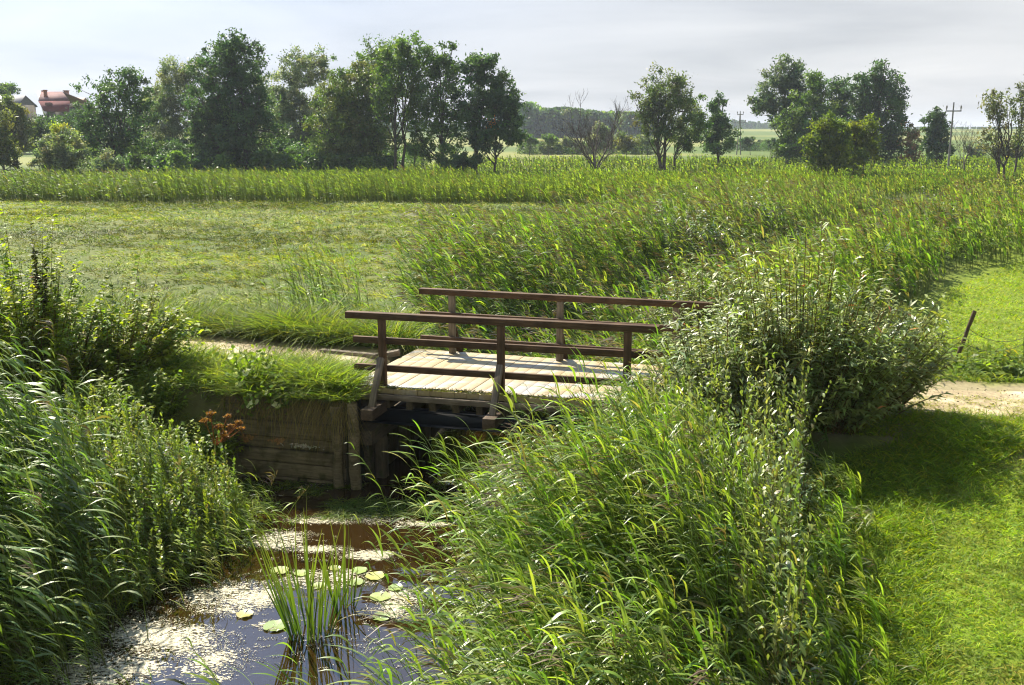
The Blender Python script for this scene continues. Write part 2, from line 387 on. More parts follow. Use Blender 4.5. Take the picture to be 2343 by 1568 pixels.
# water: one sheet under the banks
G = Geo(); G.add(np.array([[-9, 0, WATER], [9, 0, WATER], [9, 30, WATER], [-9, 30, WATER]], float), [[0, 1, 2, 3]], (1, 1, 1))
tag(G.mesh('water', M['water']), kind='structure')

# ================================================================== BRIDGE
UP = np.array([0, 0, 1.0])
NA, NC = np.array([-2.06, 15.45]), np.array([1.72, 14.47]); FA, FC = np.array([-1.09, 17.80]), np.array([2.78, 16.57])
def v3(p, z=0): return np.array([p[0], p[1], z], float)
bc = (NA + NC + FA + FC) / 4
bridge = empty('wooden_bridge', (bc[0], bc[1], 0), 'small wooden farm bridge with brown three rail railings over the stream', 'bridge')
def bpart(name, c, x, y, z, sx, sy, sz, mat, bevel=0.008, parent=None):
    """one beam: mesh in its own local frame (x along the grain)"""
    g = Geo(); g.box((0, 0, 0), (1, 0, 0), (0, 1, 0), (0, 0, 1), sx, sy, sz)
    o = g.mesh(name, M[mat], bevel=bevel)
    from mathutils import Matrix
    m = Matrix((x, y, z)).transposed(); o.rotation_euler = m.to_euler(); o.location = c
    under(o, bridge) if parent is None else None
    return o
def railing(A, B, ext0, ext1, near):
    d = nrm(B - A); n2d = np.array([-d[1], d[0]]); d3 = v3(d); n3d = v3(n2d); out = -1 if near else 1
    lenp = np.linalg.norm(B - A)
    for i in range(3):
        p = A + (B - A) * i / 2
        bpart('railing_post', v3(p, 0.47), UP, n3d, nrm(np.cross(UP, n3d)), 1.24, 0.10, 0.11, 'railwood' if near else 'oldwood')
        # outrigger timber under the deck and the slanting brace that stands on it
        q0 = v3(p + n2d * out * (-0.5), -0.285); q1 = v3(p + n2d * out * 0.72, -0.285)
        bpart('outrigger_beam', (q0 + q1) / 2, n3d, d3, UP, 1.22, 0.2, 0.17, 'postwood')
        b0 = v3(p + n2d * out * 0.075, 0.46); b1 = v3(p + n2d * out * 0.50, -0.20); bx = nrm(b1 - b0)
        bpart('brace', (b0 + b1) / 2, bx, d3, nrm(np.cross(bx, d3)), np.linalg.norm(b1 - b0) + .04, 0.10, 0.075, 'oldwood' if near else 'railwood')
    a = A - d * ext0; b = B + d * ext1
    L3 = np.linalg.norm(b - a); mid = (a + b) / 2
    bpart('top_rail', v3(mid, 1.145), d3, n3d, UP, L3, 0.13, 0.105, 'railwood')
    for z in (0.735, 0.285):
        a2 = A - d * (ext0 - 0.08 if near else ext0 - 0.03); b2 = B + d * min(ext1, .42); m2 = (a2 + b2) / 2
        bpart('middle_rail' if z > .5 else 'lower_rail', v3(m2 + n2d * (0.068 if near else -0.082), z), d3, n3d, UP, np.linalg.norm(b2 - a2), 0.065, 0.105, 'railwood')
railing(NA, NC, 0.60, 0.46, True); railing(FA, FC, 0.62, 0.60, False)
# deck: boards across, sand on top
d0 = nrm(NC - NA); d1 = nrm(FC - FA)
c00 = NA - d0 * 0.55 - np.array([.05, .16]); c10 = NC + d0 * 0.75 - np.array([.05, .16]); c01 = FA - d1 * 0.75 + np.array([.04, .14]); c11 = FC + d1 * 0.6 + np.array([.04, .14])
g = Geo(); nb = 26
for i in range(nb):
    f0 = (i + 0.006) / nb; f1 = (i + 0.994) / nb; j = R.normal(0, 0.012); dz = R.normal(0, 0.0025)
    q = [c00 + (c10 - c00) * f0, c00 + (c10 - c00) * f1, c01 + (c11 - c01) * f1, c01 + (c11 - c01) * f0]
    e = nrm(q[3] - q[0]); q[0] = q[0] - e * j; q[1] = q[1] - e * j
    v = np.array([v3(k, z) for z in (-0.07 + dz, 0.02 + dz) for k in q])
    g.add(v, [[0, 3, 2, 1], [4, 5, 6, 7], [0, 1, 5, 4], [1, 2, 6, 5], [2, 3, 7, 6], [3, 0, 4, 7]], (1, 1, 1))
o = g.mesh('deck', M['deck'], bevel=0.006); under(o, bridge)
dn = v3(np.array([-d0[1], d0[0]])); d03 = v3(d0)
mid = (c00 + c10) / 2; Ld = np.linalg.norm(c10 - c00)
bpart('edge_board', v3(mid + [-.012, -.045], -0.115), d03, dn, UP, Ld - .5, 0.07, 0.09, 'oldwood')
for i in range(13):
    p = c00 + (c10 - c00) * (i + .7) / 13.5
    bpart('joist', v3(p, -0.245) + dn * 1.3, dn, d03, UP, 2.55, 0.11, 0.15, 'darkwood')
for k, (s, ln) in enumerate(((0.12, 4.7), (2.3, 4.7))):       # steel girders
    g = Geo()
    for (w, h, z) in ((0.16, 0.02, -0.335), (0.016, 0.22, -0.455), (0.16, 0.02, -0.575)):
        g.box((0, 0, z), (1, 0, 0), (0, 1, 0), (0, 0, 1), ln, w, h)
    o = g.mesh('steel_girder', M['steel']); o.location = v3(mid, 0) + dn * s; o.rotation_euler = (0, 0, math.atan2(d0[1], d0[0])); under(o, bridge)
# cap beams and plank abutments
for sx in (0, 1):
    e = c00 + d0 * 0.42 if sx == 0 else c10 - d0 * 0.42
    bpart('cap_beam', v3(e, -0.70) + dn * 1.15, dn, d03, UP, 3.1, 0.30, 0.24, 'darkwood')
    g = Geo()
    for i in range(13):
        g.box(v3(e, -1.42) + dn * (-0.05 + i * 0.215) + d03 * ((-.06 if sx == 0 else .06) + R.normal(0, .012)), dn, d03, UP, 0.2, 0.09, 1.2)
    o = g.mesh('abutment_wall', M['darkwood'], bevel=0.006); under(o, bridge)
    for i in range(3):
        bpart('pile', v3(e, -1.36) + dn * (0.1 + i * 1.05) + d03 * (0.1 if sx == 0 else -.1), UP, d03, nrm(np.cross(UP, d03)), 1.08, 0.18, 0.18, 'darkwood', 0.03)

# timber wall that holds the bank left of the opening
wd = v3(nrm(W1 - W0)); wn = v3(np.array([-wd[1], wd[0]]))
wall = empty('timber_bank_wall', tuple(v3((W0 + W1) / 2, WATER)), 'low wall of weathered horizontal planks holding the bank beside the bridge', 'wall')
WL = np.linalg.norm(W1 - W0); zc = -1.75
g = Geo(); hs = (.30, .24, .22, .2, .26, .24, .25)
for i, h in enumerate(hs):
    g.box((0, R.normal(0, .012), zc + h / 2 - WATER), (1, 0, 0), (0, 1, 0), (0, 0, 1), WL, 0.075, h - 0.016); zc += h
o = g.mesh('plank_panel', M['wallwood'], bevel=0.01); o.parent = wall; o.rotation_euler = (0, 0, math.atan2(wd[1], wd[0]))
for q, hh in ((WL / 2 - .08, 1.5), (WL / 2 + .2, 1.55)):
    g = Geo(); K = 7; path = np.stack([np.zeros(K), np.zeros(K), np.linspace(-.25, hh - .15, K)], -1)[None] + R.normal(0, .008, (1, K, 3))
    g.add(*tubes(path, 0.085 * (1 + R.normal(0, .08, (1, K))), 9, (1, 1, 1)))
    o = g.mesh('post', M['wallwood'], smooth=True); o.parent = wall; o.location = Vector(wd * q - wn * 0.13)
# pale lichen and rust-orange fungus patches on the planks
for (q, z, w, h, col, nm) in ((-.66, .66, .22, .09, (0.42, 0.22, 0.08), 'orange_fungus'), (-.10, .66, .18, .10, (0.42, 0.22, 0.08), 'orange_fungus'), (.32, .60, .34, .05, (0.5, 0.47, 0.36), 'pale_lichen')):
    g = Geo(); n = 70; c = R.normal(0, .38, (n, 2)) * [w, h]
    cc = np.stack([c[:, 0], np.full(n, -.052) - R.random(n) * .012, c[:, 1]], -1)
    a = np.stack([R.normal(0, .02, n), np.zeros(n), R.normal(0, .012, n)], -1) + [.012, 0, 0]; b = np.stack([R.normal(0, .01, n), R.normal(0, .006, n), R.normal(0, .015, n) + .012], -1)
    g.add(*diamonds(cc, a, b, pal(n, [col], [1], .2)))
    o = g.mesh(nm, M['scum']); o.parent = wall; rot = math.atan2(wd[1], wd[0]); o.rotation_euler = (0, 0, rot); o.location = Vector(wd * q + UP * z)

# kerb timber and a lump of wood beside the track
def lone_beam(name, a, b, w, h, mat, label, cat):
    g = Geo(); d = nrm(b - a); n_ = nrm(np.cross(UP, d)); g.box((0, 0, 0), (1, 0, 0), (0, 1, 0), (0, 0, 1), np.linalg.norm(b - a), w, h)
    o = g.mesh(name, M[mat], bevel=.012); from mathutils import Matrix
    o.rotation_euler = Matrix((d, n_, np.cross(d, n_))).transposed().to_euler(); o.location = (a + b) / 2
    return tag(o, label, cat)
lone_beam('kerb_timber', at(735, 804, .03), at(862, 816, .03), .12, .10, 'oldwood', 'long squared timber lying along the far edge of the sandy track', 'timber')
lone_beam('wood_offcut', at(884, 812, .05), at(914, 806, .10), .16, .10, 'oldwood', 'short grey offcut of wood lying by the corner of the bridge', 'timber')

# ================================================================== TREES
def tree(name, label, ub, Y, lobes, leaf=0.16, dens=1.0, cols=None, wts=None, mat='tree', bark='bark', stems=None, clump=0.75, lpc=60, group=None, lean=0, vb=None, cat='tree', trad=0.16, limbs=12, seed=0, up=0.0, hollow=1.9, base_z=None, flat=0.85, sub=1.0, upd=0.0):
    rg = np.random.default_rng(1000 + seed + int(ub))
    m = mpp(Y); c0 = atY(ub, 391, Y); bx, by = c0[0], Y; bz = float(hgt(np.array([bx]), np.array([by]))[0]) if base_z is None else base_z
    root = empty(name, (bx, by, bz), label, cat, group); org = np.array([bx, by, bz])
    cl = []
    for (u, v, ru, rv) in lobes:
        c = atY(u, v, Y) - org; rx, rz = ru * m, rv * m; ry = max(rx * flat, .6)
        rx *= 1.16; rz *= 1.08; n = int(max(3, dens * 1.3 * (rx * ry * rz) ** (2 / 3) * 4.2 / clump ** 2))
        d = nrm(rg.normal(0, 1, (n, 3))); r = rg.random((n, 1)) ** (1 / hollow) * (0.88 + 0.22 * rg.random((n, 1)))
        cl.append(np.concatenate([c + d * r * [rx, ry, rz], d, np.full((n, 1), min(rx, rz))], 1))
    cl = np.concatenate(cl); P = cl[:, :3]
    P[:, 2] = np.maximum(P[:, 2], .25)
    # leaves
    n = len(P); k = max(6, int(lpc * 1.1)); cs = clump * rg.uniform(.5, 1.25, n)
    cs = np.minimum(cs, np.maximum(cl[:, 6] * .55, .2))
    ci = np.repeat(np.arange(n), (k * rg.uniform(.5, 1.4, n)).astype(int)); nl = len(ci)
    off = rg.normal(0, .42, (nl, 3)) * cs[ci][:, None] * [1, 1, .8 + up]
    c = P[ci] + off; c[:, 2] = np.maximum(c[:, 2], .08)
    a = nrm(rg.normal(0, 1, (nl, 3)) + [0, 0, upd]) * (leaf * rg.uniform(.6, 1.3, (nl, 1))); b = nrm(np.cross(a, rg.normal(0, 1, (nl, 3)))) * (leaf * .55 * rg.uniform(.6, 1.2, (nl, 1)))
    cols = cols or [(0.04, 0.072, 0.018), (0.055, 0.09, 0.02), (0.03, 0.058, 0.018)]; wts = wts or [1] * len(cols)
    cc = pal(n, cols, wts, .16, rg)[ci] * (1 + rg.normal(0, .15, (nl, 1)))
    G = Geo(); G.add(*diamonds(c, a, b, np.clip(cc, .004, .9)))
    o = G.mesh('crown', M[mat]); o.parent = root
    # trunk and limbs
    top = P[:, 2].max(); G = Geo()
    stems = stems or [(ub, 0)]
    tops = []
    for (us, ln_) in stems:
        s = atY(us, 391, Y) - org; s[2] = -0.1
        cx = P[:, 0].mean() * .6 + s[0] * .4 + ln_
        K = 8; t = np.linspace(0, 1, K)
        path = np.stack([s[0] + (cx - s[0]) * t ** 1.3, np.full(K, s[1]) * (1 - t), s[2] + (top * .82 - s[2]) * t], -1) + rg.normal(0, .012 * top, (K, 3)) * (t * (1 - t) * 4)[:, None] * [1, 1, 0]
        r = trad * (1 - t * .86) * (1 + .5 * np.exp(-t * 22)); G.add(*tubes(path[None], r[None], 7, (1, 1, 1))); tops.append((path, r))
    L_ = min(limbs, n); far = rg.choice(n, L_, replace=False); lp = []
    for i in far:
        path, r = tops[rg.integers(len(tops))]
        e = P[i]; zt = np.clip(e[2] * rg.uniform(.3, .6), .12 * top, .75 * top); f = np.interp(zt, path[:, 2], np.arange(len(path))); j = int(min(f, len(path) - 2)); fr = f - j
        s = path[j] * (1 - fr) + path[j + 1] * fr; t = np.linspace(0, 1, 6)[:, None]
        mid_ = s * .45 + e * .55; mid_[2] = s[2] + (e[2] - s[2]) * .38; mid_ = mid_ + rg.normal(0, .03 * np.linalg.norm(e - s), 3)
        q = s * (1 - t) ** 2 + 2 * mid_ * t * (1 - t) + e * t ** 2
        rr = np.interp(f, np.arange(len(r)), r) * .55
        G.add(*tubes(q[None], np.linspace(rr, .012 + rr * .12, 6)[None], 5, (1, 1, 1))); lp.append(q)
    if lp and sub > 0:
        LP = np.concatenate(lp); ids = rg.choice(n, int(n * min(1, sub)), replace=False)
        dd = np.linalg.norm(P[ids][:, None] - LP[None], axis=-1) + 2.0 * np.maximum(0, LP[None, :, 2] - P[ids][:, None, 2])
        s = LP[dd.argmin(1)]; e = P[ids]; t = np.linspace(0, 1, 4)[None, :, None]
        mid_ = (s + e) / 2 - [0, 0, .1] * np.linalg.norm(e - s, axis=1, keepdims=True)
        q = s[:, None] * (1 - t) ** 2 + 2 * mid_[:, None] * t * (1 - t) + e[:, None] * t ** 2
        G.add(*tubes(q, (trad * .16 + .008) * np.array([1, .75, .5, .25])[None], 4, (1, 1, 1)))
    o = G.mesh('trunk', M[bark], smooth=True); o.parent = root
    return root
DK = [(0.030, 0.058, 0.022), (0.04, 0.072, 0.024), (0.024, 0.046, 0.02)]
MD = [(0.045, 0.078, 0.018), (0.06, 0.095, 0.02), (0.035, 0.062, 0.018)]
LT = [(0.09, 0.125, 0.024), (0.09, 0.12, 0.028), (0.05, 0.08, 0.02)]
SV = [(0.085, 0.105, 0.06), (0.12, 0.135, 0.085), (0.055, 0.08, 0.045)]
OL = [(0.06, 0.075, 0.024), (0.05, 0.066, 0.02), (0.085, 0.09, 0.032)]
row = 'trees along the far edge of the reed bed'
tree('alder_tree', 'dark open crowned tree with a forked trunk, leftmost of the tree row', 278, 100, [(255, 215, 62, 62), (300, 195, 42, 48), (215, 270, 45, 50), (270, 300, 70, 40), (320, 270, 32, 55), (240, 335, 50, 25)], .17, .8, DK, clump=.8, lpc=52, stems=[(282, 0), (270, -1.2)], trad=.2, group=row, limbs=16)
tree('willow_tree', 'pale silvery willow standing between the forked tree and the tall dark tree', 395, 118, [(400, 195, 42, 58), (440, 180, 35, 52), (370, 240, 35, 55), (400, 290, 60, 60), (370, 340, 50, 40)], .15, 1.1, SV, clump=.8, lpc=80, group=row)
tree('poplar_tree', 'tallest dark tree with a broad dense pyramid crown', 530, 104, [(520, 100, 38, 36), (560, 120, 35, 36), (495, 155, 48, 45), (555, 175, 58, 50), (520, 235, 85, 60), (540, 300, 95, 55), (470, 280, 55, 60), (590, 245, 35, 60), (510, 345, 80, 35)], .17, 1.15, DK, clump=.85, lpc=70, trad=.3, group=row, limbs=20, stems=[(525, 0), (560, 1)])
tree('willow_tree', 'grey green twin topped willow right of the tallest dark tree', 690, 120, [(690, 165, 45, 50), (735, 160, 32, 42), (650, 215, 35, 55), (700, 235, 60, 50), (690, 300, 70, 60), (640, 300, 35, 60), (725, 330, 50, 40)], .15, 1.0, SV, clump=.8, lpc=75, group=row, stems=[(690, 0), (735, 1)])
tree('ash_tree', 'broad bushy mid green tree with a rounded low crown', 830, 103, [(830, 195, 60, 58), (790, 235, 65, 60), (855, 250, 50, 60), (790, 300, 85, 55), (840, 310, 70, 50), (770, 345, 65, 35)], .15, 1.15, [(0.045, 0.075, 0.018), (0.06, 0.092, 0.022), (0.075, 0.09, 0.03)], clump=.75, lpc=80, group=row, trad=.18, limbs=18)
tree('ash_tree', 'airy tree behind the bushy one with sprays fanning upward', 868, 107, [(865, 130, 45, 38), (840, 165, 32, 35), (880, 175, 38, 42)], .15, .8, MD, clump=.65, lpc=50, group=row, trad=.14, limbs=14, up=.5)
tree('ash_tree', 'tall airy tree on two slim trunks with sky showing through', 908, 99, [(920, 105, 42, 36), (900, 155, 45, 42), (945, 150, 40, 42), (915, 205, 55, 38), (955, 215, 30, 40), (880, 240, 30, 35), (940, 260, 40, 25)], .17, .85, MD, clump=.7, lpc=48, group=row, stems=[(906, 0), (919, 1.0)], trad=.17, limbs=18, up=.5)
tree('ash_tree', 'airy dark green tree with one straight trunk and a low bush at its foot', 1015, 98, [(1010, 130, 38, 34), (985, 175, 28, 45), (1030, 170, 34, 45), (1010, 225, 50, 40), (985, 280, 42, 35), (1040, 270, 40, 40), (1015, 345, 48, 30), (960, 330, 40, 25)], .17, .85, [(0.035, 0.065, 0.018), (0.045, 0.078, 0.02)], clump=.7, lpc=48, group=row, trad=.2, limbs=16)
tree('oak_tree', 'dense dark tree with a full rounded crown on a single trunk', 1089, 97, [(1100, 140, 30, 30), (1095, 180, 42, 42), (1130, 190, 32, 45), (1090, 245, 45, 45), (1140, 240, 38, 45), (1085, 300, 42, 35)], .18, 1.0, DK, clump=.75, lpc=62, group=row, trad=.18, limbs=14)
tree('oak_tree', 'dark tree with a few orange autumn leaves, rightmost of the big group', 1133, 96, [(1150, 235, 38, 35), (1170, 265, 30, 35), (1145, 290, 45, 40), (1110, 320, 35, 30), (1175, 310, 25, 25)], .18, 1.0, DK + [(0.30, 0.13, 0.02)], [1, 1, 1, .05], clump=.7, lpc=58, group=row, trad=.13, limbs=12)
for i, (u, Yy, lb, cl, lab) in enumerate([
    (350, 128, [(350, 230, 34, 45), (345, 290, 50, 55)], SV, 'hazy pale tree in the gap right of the forked tree'),
    (612, 130, [(608, 220, 30, 50), (620, 290, 50, 60)], SV, 'hazy pale tree behind the right flank of the tallest tree'),
    (205, 132, [(205, 265, 34, 35), (200, 310, 45, 40)], DK, 'dark tree behind the left side of the forked tree'),
    (765, 132, [(770, 220, 30, 45), (765, 290, 50, 60)], MD, 'green tree filling the gap right of the twin topped willow')]):
    tree('willow_tree', lab, u, Yy, lb, .18, 1.1, cl, clump=.85, lpc=75, group=row, seed=i, trad=.16, limbs=8)
und = 'shrubs growing under the tree row'
for i, (u, Yy, lb, cl, lab) in enumerate([
    (140, 92, [(145, 345, 48, 42), (120, 370, 40, 30)], SV, 'round pale grey green willow shrub at the left end of the reeds'),
    (242, 90, [(242, 375, 34, 26)], SV, 'small pale willow shrub in front of the forked tree'),
    (148, 97, [(142, 300, 26, 20), (150, 318, 34, 20)], [(0.17, 0.19, 0.03), (0.13, 0.16, 0.03)], 'yellow green shrub top above the round pale shrub'),
    (420, 108, [(420, 355, 55, 28)], DK, 'dark bush under the silvery willow'),
    (330, 110, [(330, 350, 45, 30)], MD, 'green bush beside the forked trunk'),
    (480, 101, [(480, 372, 38, 20)], DK, 'low dark bush at the foot of the tallest tree'),
    (630, 108, [(640, 355, 55, 28)], DK, 'dark bush between the tallest tree and the twin topped willow'),
    (745, 108, [(745, 360, 55, 26)], DK, 'dark bush under the twin topped willow'),
    (850, 105, [(850, 368, 50, 20)], MD, 'green bush under the bushy round tree'),
    (950, 104, [(948, 345, 30, 18)], LT, 'light green bush between the two airy trunks'),
    (1065, 94, [(1060, 372, 50, 18)], DK, 'low dark bush below the dense dark tree')]):
    tree('shrub', lab, u, Yy, lb, .13, 1.3, cl, clump=.55, lpc=80, cat='shrub', group=und, trad=.05, limbs=8, hollow=1.5, seed=i, sub=.4)
lf = 'dark bushes below the red roofed house'
for i, (u, Yy, lb, cl, lab) in enumerate([
    (40, 118, [(22, 252, 30, 30), (48, 296, 26, 36), (20, 310, 40, 50)], OL, 'brownish green bushy tree at the left edge below the house'),
    (8, 96, [(5, 300, 26, 45), (10, 350, 30, 40)], OL, 'brown tinged shrub cut by the left edge'),
    (110, 135, [(105, 298, 40, 32), (80, 308, 30, 36)], DK, 'dark tree straight below the red roof'),
    (160, 140, [(168, 296, 34, 36), (140, 294, 25, 25)], DK, 'dark tree between the red roof and the forked tree'),
    (20, 190, [(10, 206, 30, 14)], MD, 'distant treetop beside the grey roof')]):
    tree('bushy_tree', lab, u, Yy, lb, .2, 1.3, cl, clump=.8, lpc=80, group=lf, trad=.1, limbs=8, hollow=1.5, seed=i, sub=.4)
mid = 'trees on the right of the reed bed'
tree('willow_tree', 'lone spreading tree with a ragged open crown beside the bare tree', 1518, 99, [(1515, 195, 42, 34), (1490, 235, 38, 38), (1545, 205, 30, 35), (1530, 250, 45, 45), (1475, 270, 24, 45), (1560, 260, 35, 40), (1520, 300, 40, 30)], .15, .8, [(0.055, 0.075, 0.03), (0.04, 0.062, 0.025), (0.075, 0.09, 0.045)], clump=.65, lpc=48, group=mid, stems=[(1520, 0), (1512, -1.6)], trad=.2, limbs=20, up=.4)
tree('willow_tree', 'leaning tree behind the lone spreading tree', 1540, 104, [(1580, 245, 32, 35), (1585, 295, 40, 40), (1560, 330, 30, 20)], .15, 1.0, MD, clump=.65, lpc=60, group=mid, trad=.16, limbs=12)
tree('alder_tree', 'dark conical tree at the right of the lone spreading tree', 1640, 118, [(1640, 240, 18, 26), (1640, 280, 34, 35), (1635, 315, 42, 32)], .17, 1.2, DK, clump=.7, lpc=75, group=mid, trad=.15)
tree('poplar_tree', 'big pale grey green tree leaning left over the field', 1800, 128, [(1815, 165, 38, 34), (1775, 190, 38, 34), (1830, 200, 30, 40), (1755, 225, 32, 28), (1790, 240, 42, 36), (1740, 245, 22, 20), (1785, 280, 26, 22), (1830, 260, 30, 40)], .2, .95, [(0.05, 0.075, 0.042), (0.065, 0.09, 0.055), (0.035, 0.056, 0.03)], clump=.85, lpc=56, group=mid, trad=.28, limbs=20)
tree('alder_tree', 'dark green pointed tree right of the leaning pale tree', 1858, 124, [(1865, 190, 24, 26), (1860, 230, 42, 42), (1845, 285, 60, 52), (1860, 335, 70, 40), (1815, 340, 40, 36)], .19, 1.15, MD, clump=.8, lpc=68, group=mid, trad=.22)
tree('alder_tree', 'narrow dark tree between the two largest trees on the right', 1920, 130, [(1918, 205, 30, 28), (1915, 250, 38, 45), (1935, 310, 50, 55), (1930, 350, 55, 35)], .19, 1.1, DK, clump=.8, lpc=62, group=mid, trad=.2)
tree('oak_tree', 'large round crowned dark tree on a thick trunk', 1995, 126, [(2005, 180, 38, 30), (2030, 205, 34, 36), (1975, 210, 36, 36), (2010, 240, 58, 42), (2050, 250, 24, 36), (1965, 275, 34, 40), (2030, 300, 44, 36), (2045, 335, 30, 30), (2000, 340, 45, 34)], .19, 1.0, DK, clump=.85, lpc=60, group=mid, trad=.38, limbs=22)
tree('maple_sapling', 'light green bushy young tree in front of the dark trees', 1900, 86, [(1895, 285, 30, 32), (1870, 320, 32, 36), (1915, 325, 36, 42), (1890, 360, 46, 32)], .15, 1.0, LT, clump=.5, lpc=52, mat='leaf', group=mid, stems=[(1896, 0), (1908, .4), (1885, -.4)], trad=.07, limbs=14)
tree('maple_sapling', 'yellow green young tree touching the light green one', 1962, 87, [(1990, 290, 20, 24), (1955, 300, 22, 28), (1975, 335, 36, 36), (1955, 370, 30, 24)], .15, 1.0, [(0.10, 0.125, 0.024), (0.075, 0.105, 0.022)], clump=.5, lpc=48, mat='leaf', group=mid, stems=[(1950, 0), (1976, .3)], trad=.07, limbs=12)
tree('alder_tree', 'dark rounded tree just left of the single concrete pole', 2140, 128, [(2135, 270, 22, 22), (2140, 305, 34, 32), (2145, 340, 32, 24)], .19, 1.2, DK, clump=.75, lpc=70, group=mid, trad=.16)
tree('shrub', 'russet brown shrub left of the dark rounded tree', 2092, 122, [(2090, 315, 24, 34), (2085, 350, 22, 18)], .16, .9, [(0.14, 0.085, 0.045), (0.09, 0.085, 0.035), (0.07, 0.09, 0.03)], clump=.6, lpc=55, group=mid, trad=.08, cat='shrub')
tree('shrub', 'round silvery shrub in the field right of the pole', 2233, 150, [(2233, 348, 24, 20)], .2, 1.4, SV, clump=.7, lpc=90, group=mid, trad=.06, cat='shrub', hollow=1.5)
tree('shrub', 'green bush at the edge of the field under the thin trees', 2290, 140, [(2290, 345, 30, 18), (2330, 350, 30, 16)], .2, 1.2, OL, clump=.7, lpc=70, group=mid, trad=.06, cat='shrub', hollow=1.5)
rt = 'thin half bare trees at the right edge'
SP = [(0.06, 0.07, 0.035), (0.085, 0.085, 0.045), (0.045, 0.06, 0.025)]
tree('ash_tree', 'thin half bare tree with ragged leaf tufts, left of the two at the right edge', 2288, 84, [(2270, 225, 26, 34), (2300, 240, 24, 36), (2285, 275, 24, 30), (2265, 320, 30, 24)], .13, .55, SP, clump=.5, lpc=34, group=rt, trad=.12, limbs=26, stems=[(2287, 0), (2296, 1.0)], up=.6)
tree('ash_tree', 'thin half bare tree cut by the right edge of the view', 2322, 90, [(2345, 215, 22, 40), (2335, 280, 24, 40), (2322, 320, 20, 26), (2368, 260, 25, 50)], .13, .6, SP, clump=.5, lpc=36, group=rt, trad=.11, limbs=22, up=.6)
fs = 'far shrubs in the field behind the bare tree'
for i, (u, Yy, lb, cl, lab) in enumerate([
    (1432, 165, [(1432, 325, 24, 20)], OL, 'round olive bush alone in the field'),
    (1372, 175, [(1375, 300, 20, 24), (1365, 325, 30, 16), (1395, 325, 26, 18)], SV, 'pale willow shrub seen through the bare tree'),
    (1255, 180, [(1255, 320, 18, 14)], MD, 'small green bush before the far wood'),
    (1310, 178, [(1310, 325, 24, 10)], SV, 'pale low shrub left of the bare tree'),
    (1480, 180, [(1480, 322, 26, 14)], SV, 'pale shrub at the foot of the lone spreading tree'),
    (1212, 185, [(1215, 322, 14, 12)], DK, 'dark little bush beside the big tree group'),
    (1715, 190, [(1712, 325, 20, 10)], DK, 'dark bush at the foot of the double pole'),
    (1760, 170, [(1765, 330, 12, 10)], DK, 'small dark bush right of the double pole'),
    (1810, 160, [(1805, 335, 18, 16)], MD, 'green bush under the leaning pale tree')]):
    tree('shrub', lab, u, Yy, lb, .24, 1.3, cl, clump=.8, lpc=70, cat='shrub', group=fs, trad=.06, limbs=6, hollow=1.5, seed=i, sub=.3)

# bare tree
def bare_tree(name, label, ub, Y, vtop, spread, seed, group=None, n0=9, r0=.16, fork=.16):
    rg = np.random.default_rng(seed); m = mpp(Y); c = atY(ub, 391, Y); bz = float(hgt(np.array([c[0]]), np.array([Y]))[0]); root = empty(name, (c[0], Y, bz), label, 'tree', group)
    H = atY(ub, vtop, Y)[2] - bz; G = Geo()
    G2 = Geo(); K = 5
    tr = np.stack([rg.normal(0, .03, K), rg.normal(0, .03, K), np.linspace(-.1, H * fork, K)], -1); G.add(*tubes(tr[None], np.linspace(r0 * 1.25, r0 * .85, K)[None], 8, (1, 1, 1)))
    def grow(p, d, ln, r, lev):
        K = 6; q = [p]; 
        for i in range(K - 1):
            d = nrm(d + rg.normal(0, .10, 3) + np.array([0, 0, .10])); q.append(q[-1] + d * ln / (K - 1))
        q = np.array(q); G2.add(*tubes(q[None], np.linspace(r, r * .35 + .004, K)[None], 5 if lev < 2 else 3, (1, 1, 1)))
        if lev < 3:
            for i in range((6, 5, 4)[lev]):
                j = rg.uniform(1.2, K - 1); a = int(j); s = q[a] + (q[min(a + 1, K - 1)] - q[a]) * (j - a)
                grow(s, nrm(d + rg.normal(0, .55, 3) * [1, 1, .6]), ln * rg.uniform(.35, .6), r * .45, lev + 1)
    for i in range(n0):
        az = i / n0 * 2 * math.pi + rg.normal(0, .3); s = rg.uniform(.35, 1.0) * spread
        grow(tr[-1] - [0, 0, rg.uniform(0, H * fork * .5)], nrm(np.array([math.cos(az) * s, math.sin(az) * s, 1.0])), H * rg.uniform(.62, .84), r0 * .5, 0)
    o = G.mesh('trunk', M['greybark'], smooth=True); o.parent = root
    o = G2.mesh('branches', M['greybark']); o.parent = root
    return root
bare_tree('bare_tree', 'leafless tree with thin fanning grey branches standing in the reeds', 1362, 98, 262, 1.3, 5)
bare_tree('bare_sapling', 'small leafless sapling right of the single concrete pole', 2207, 90, 318, .7, 8, n0=4, r0=.07, fork=.4)

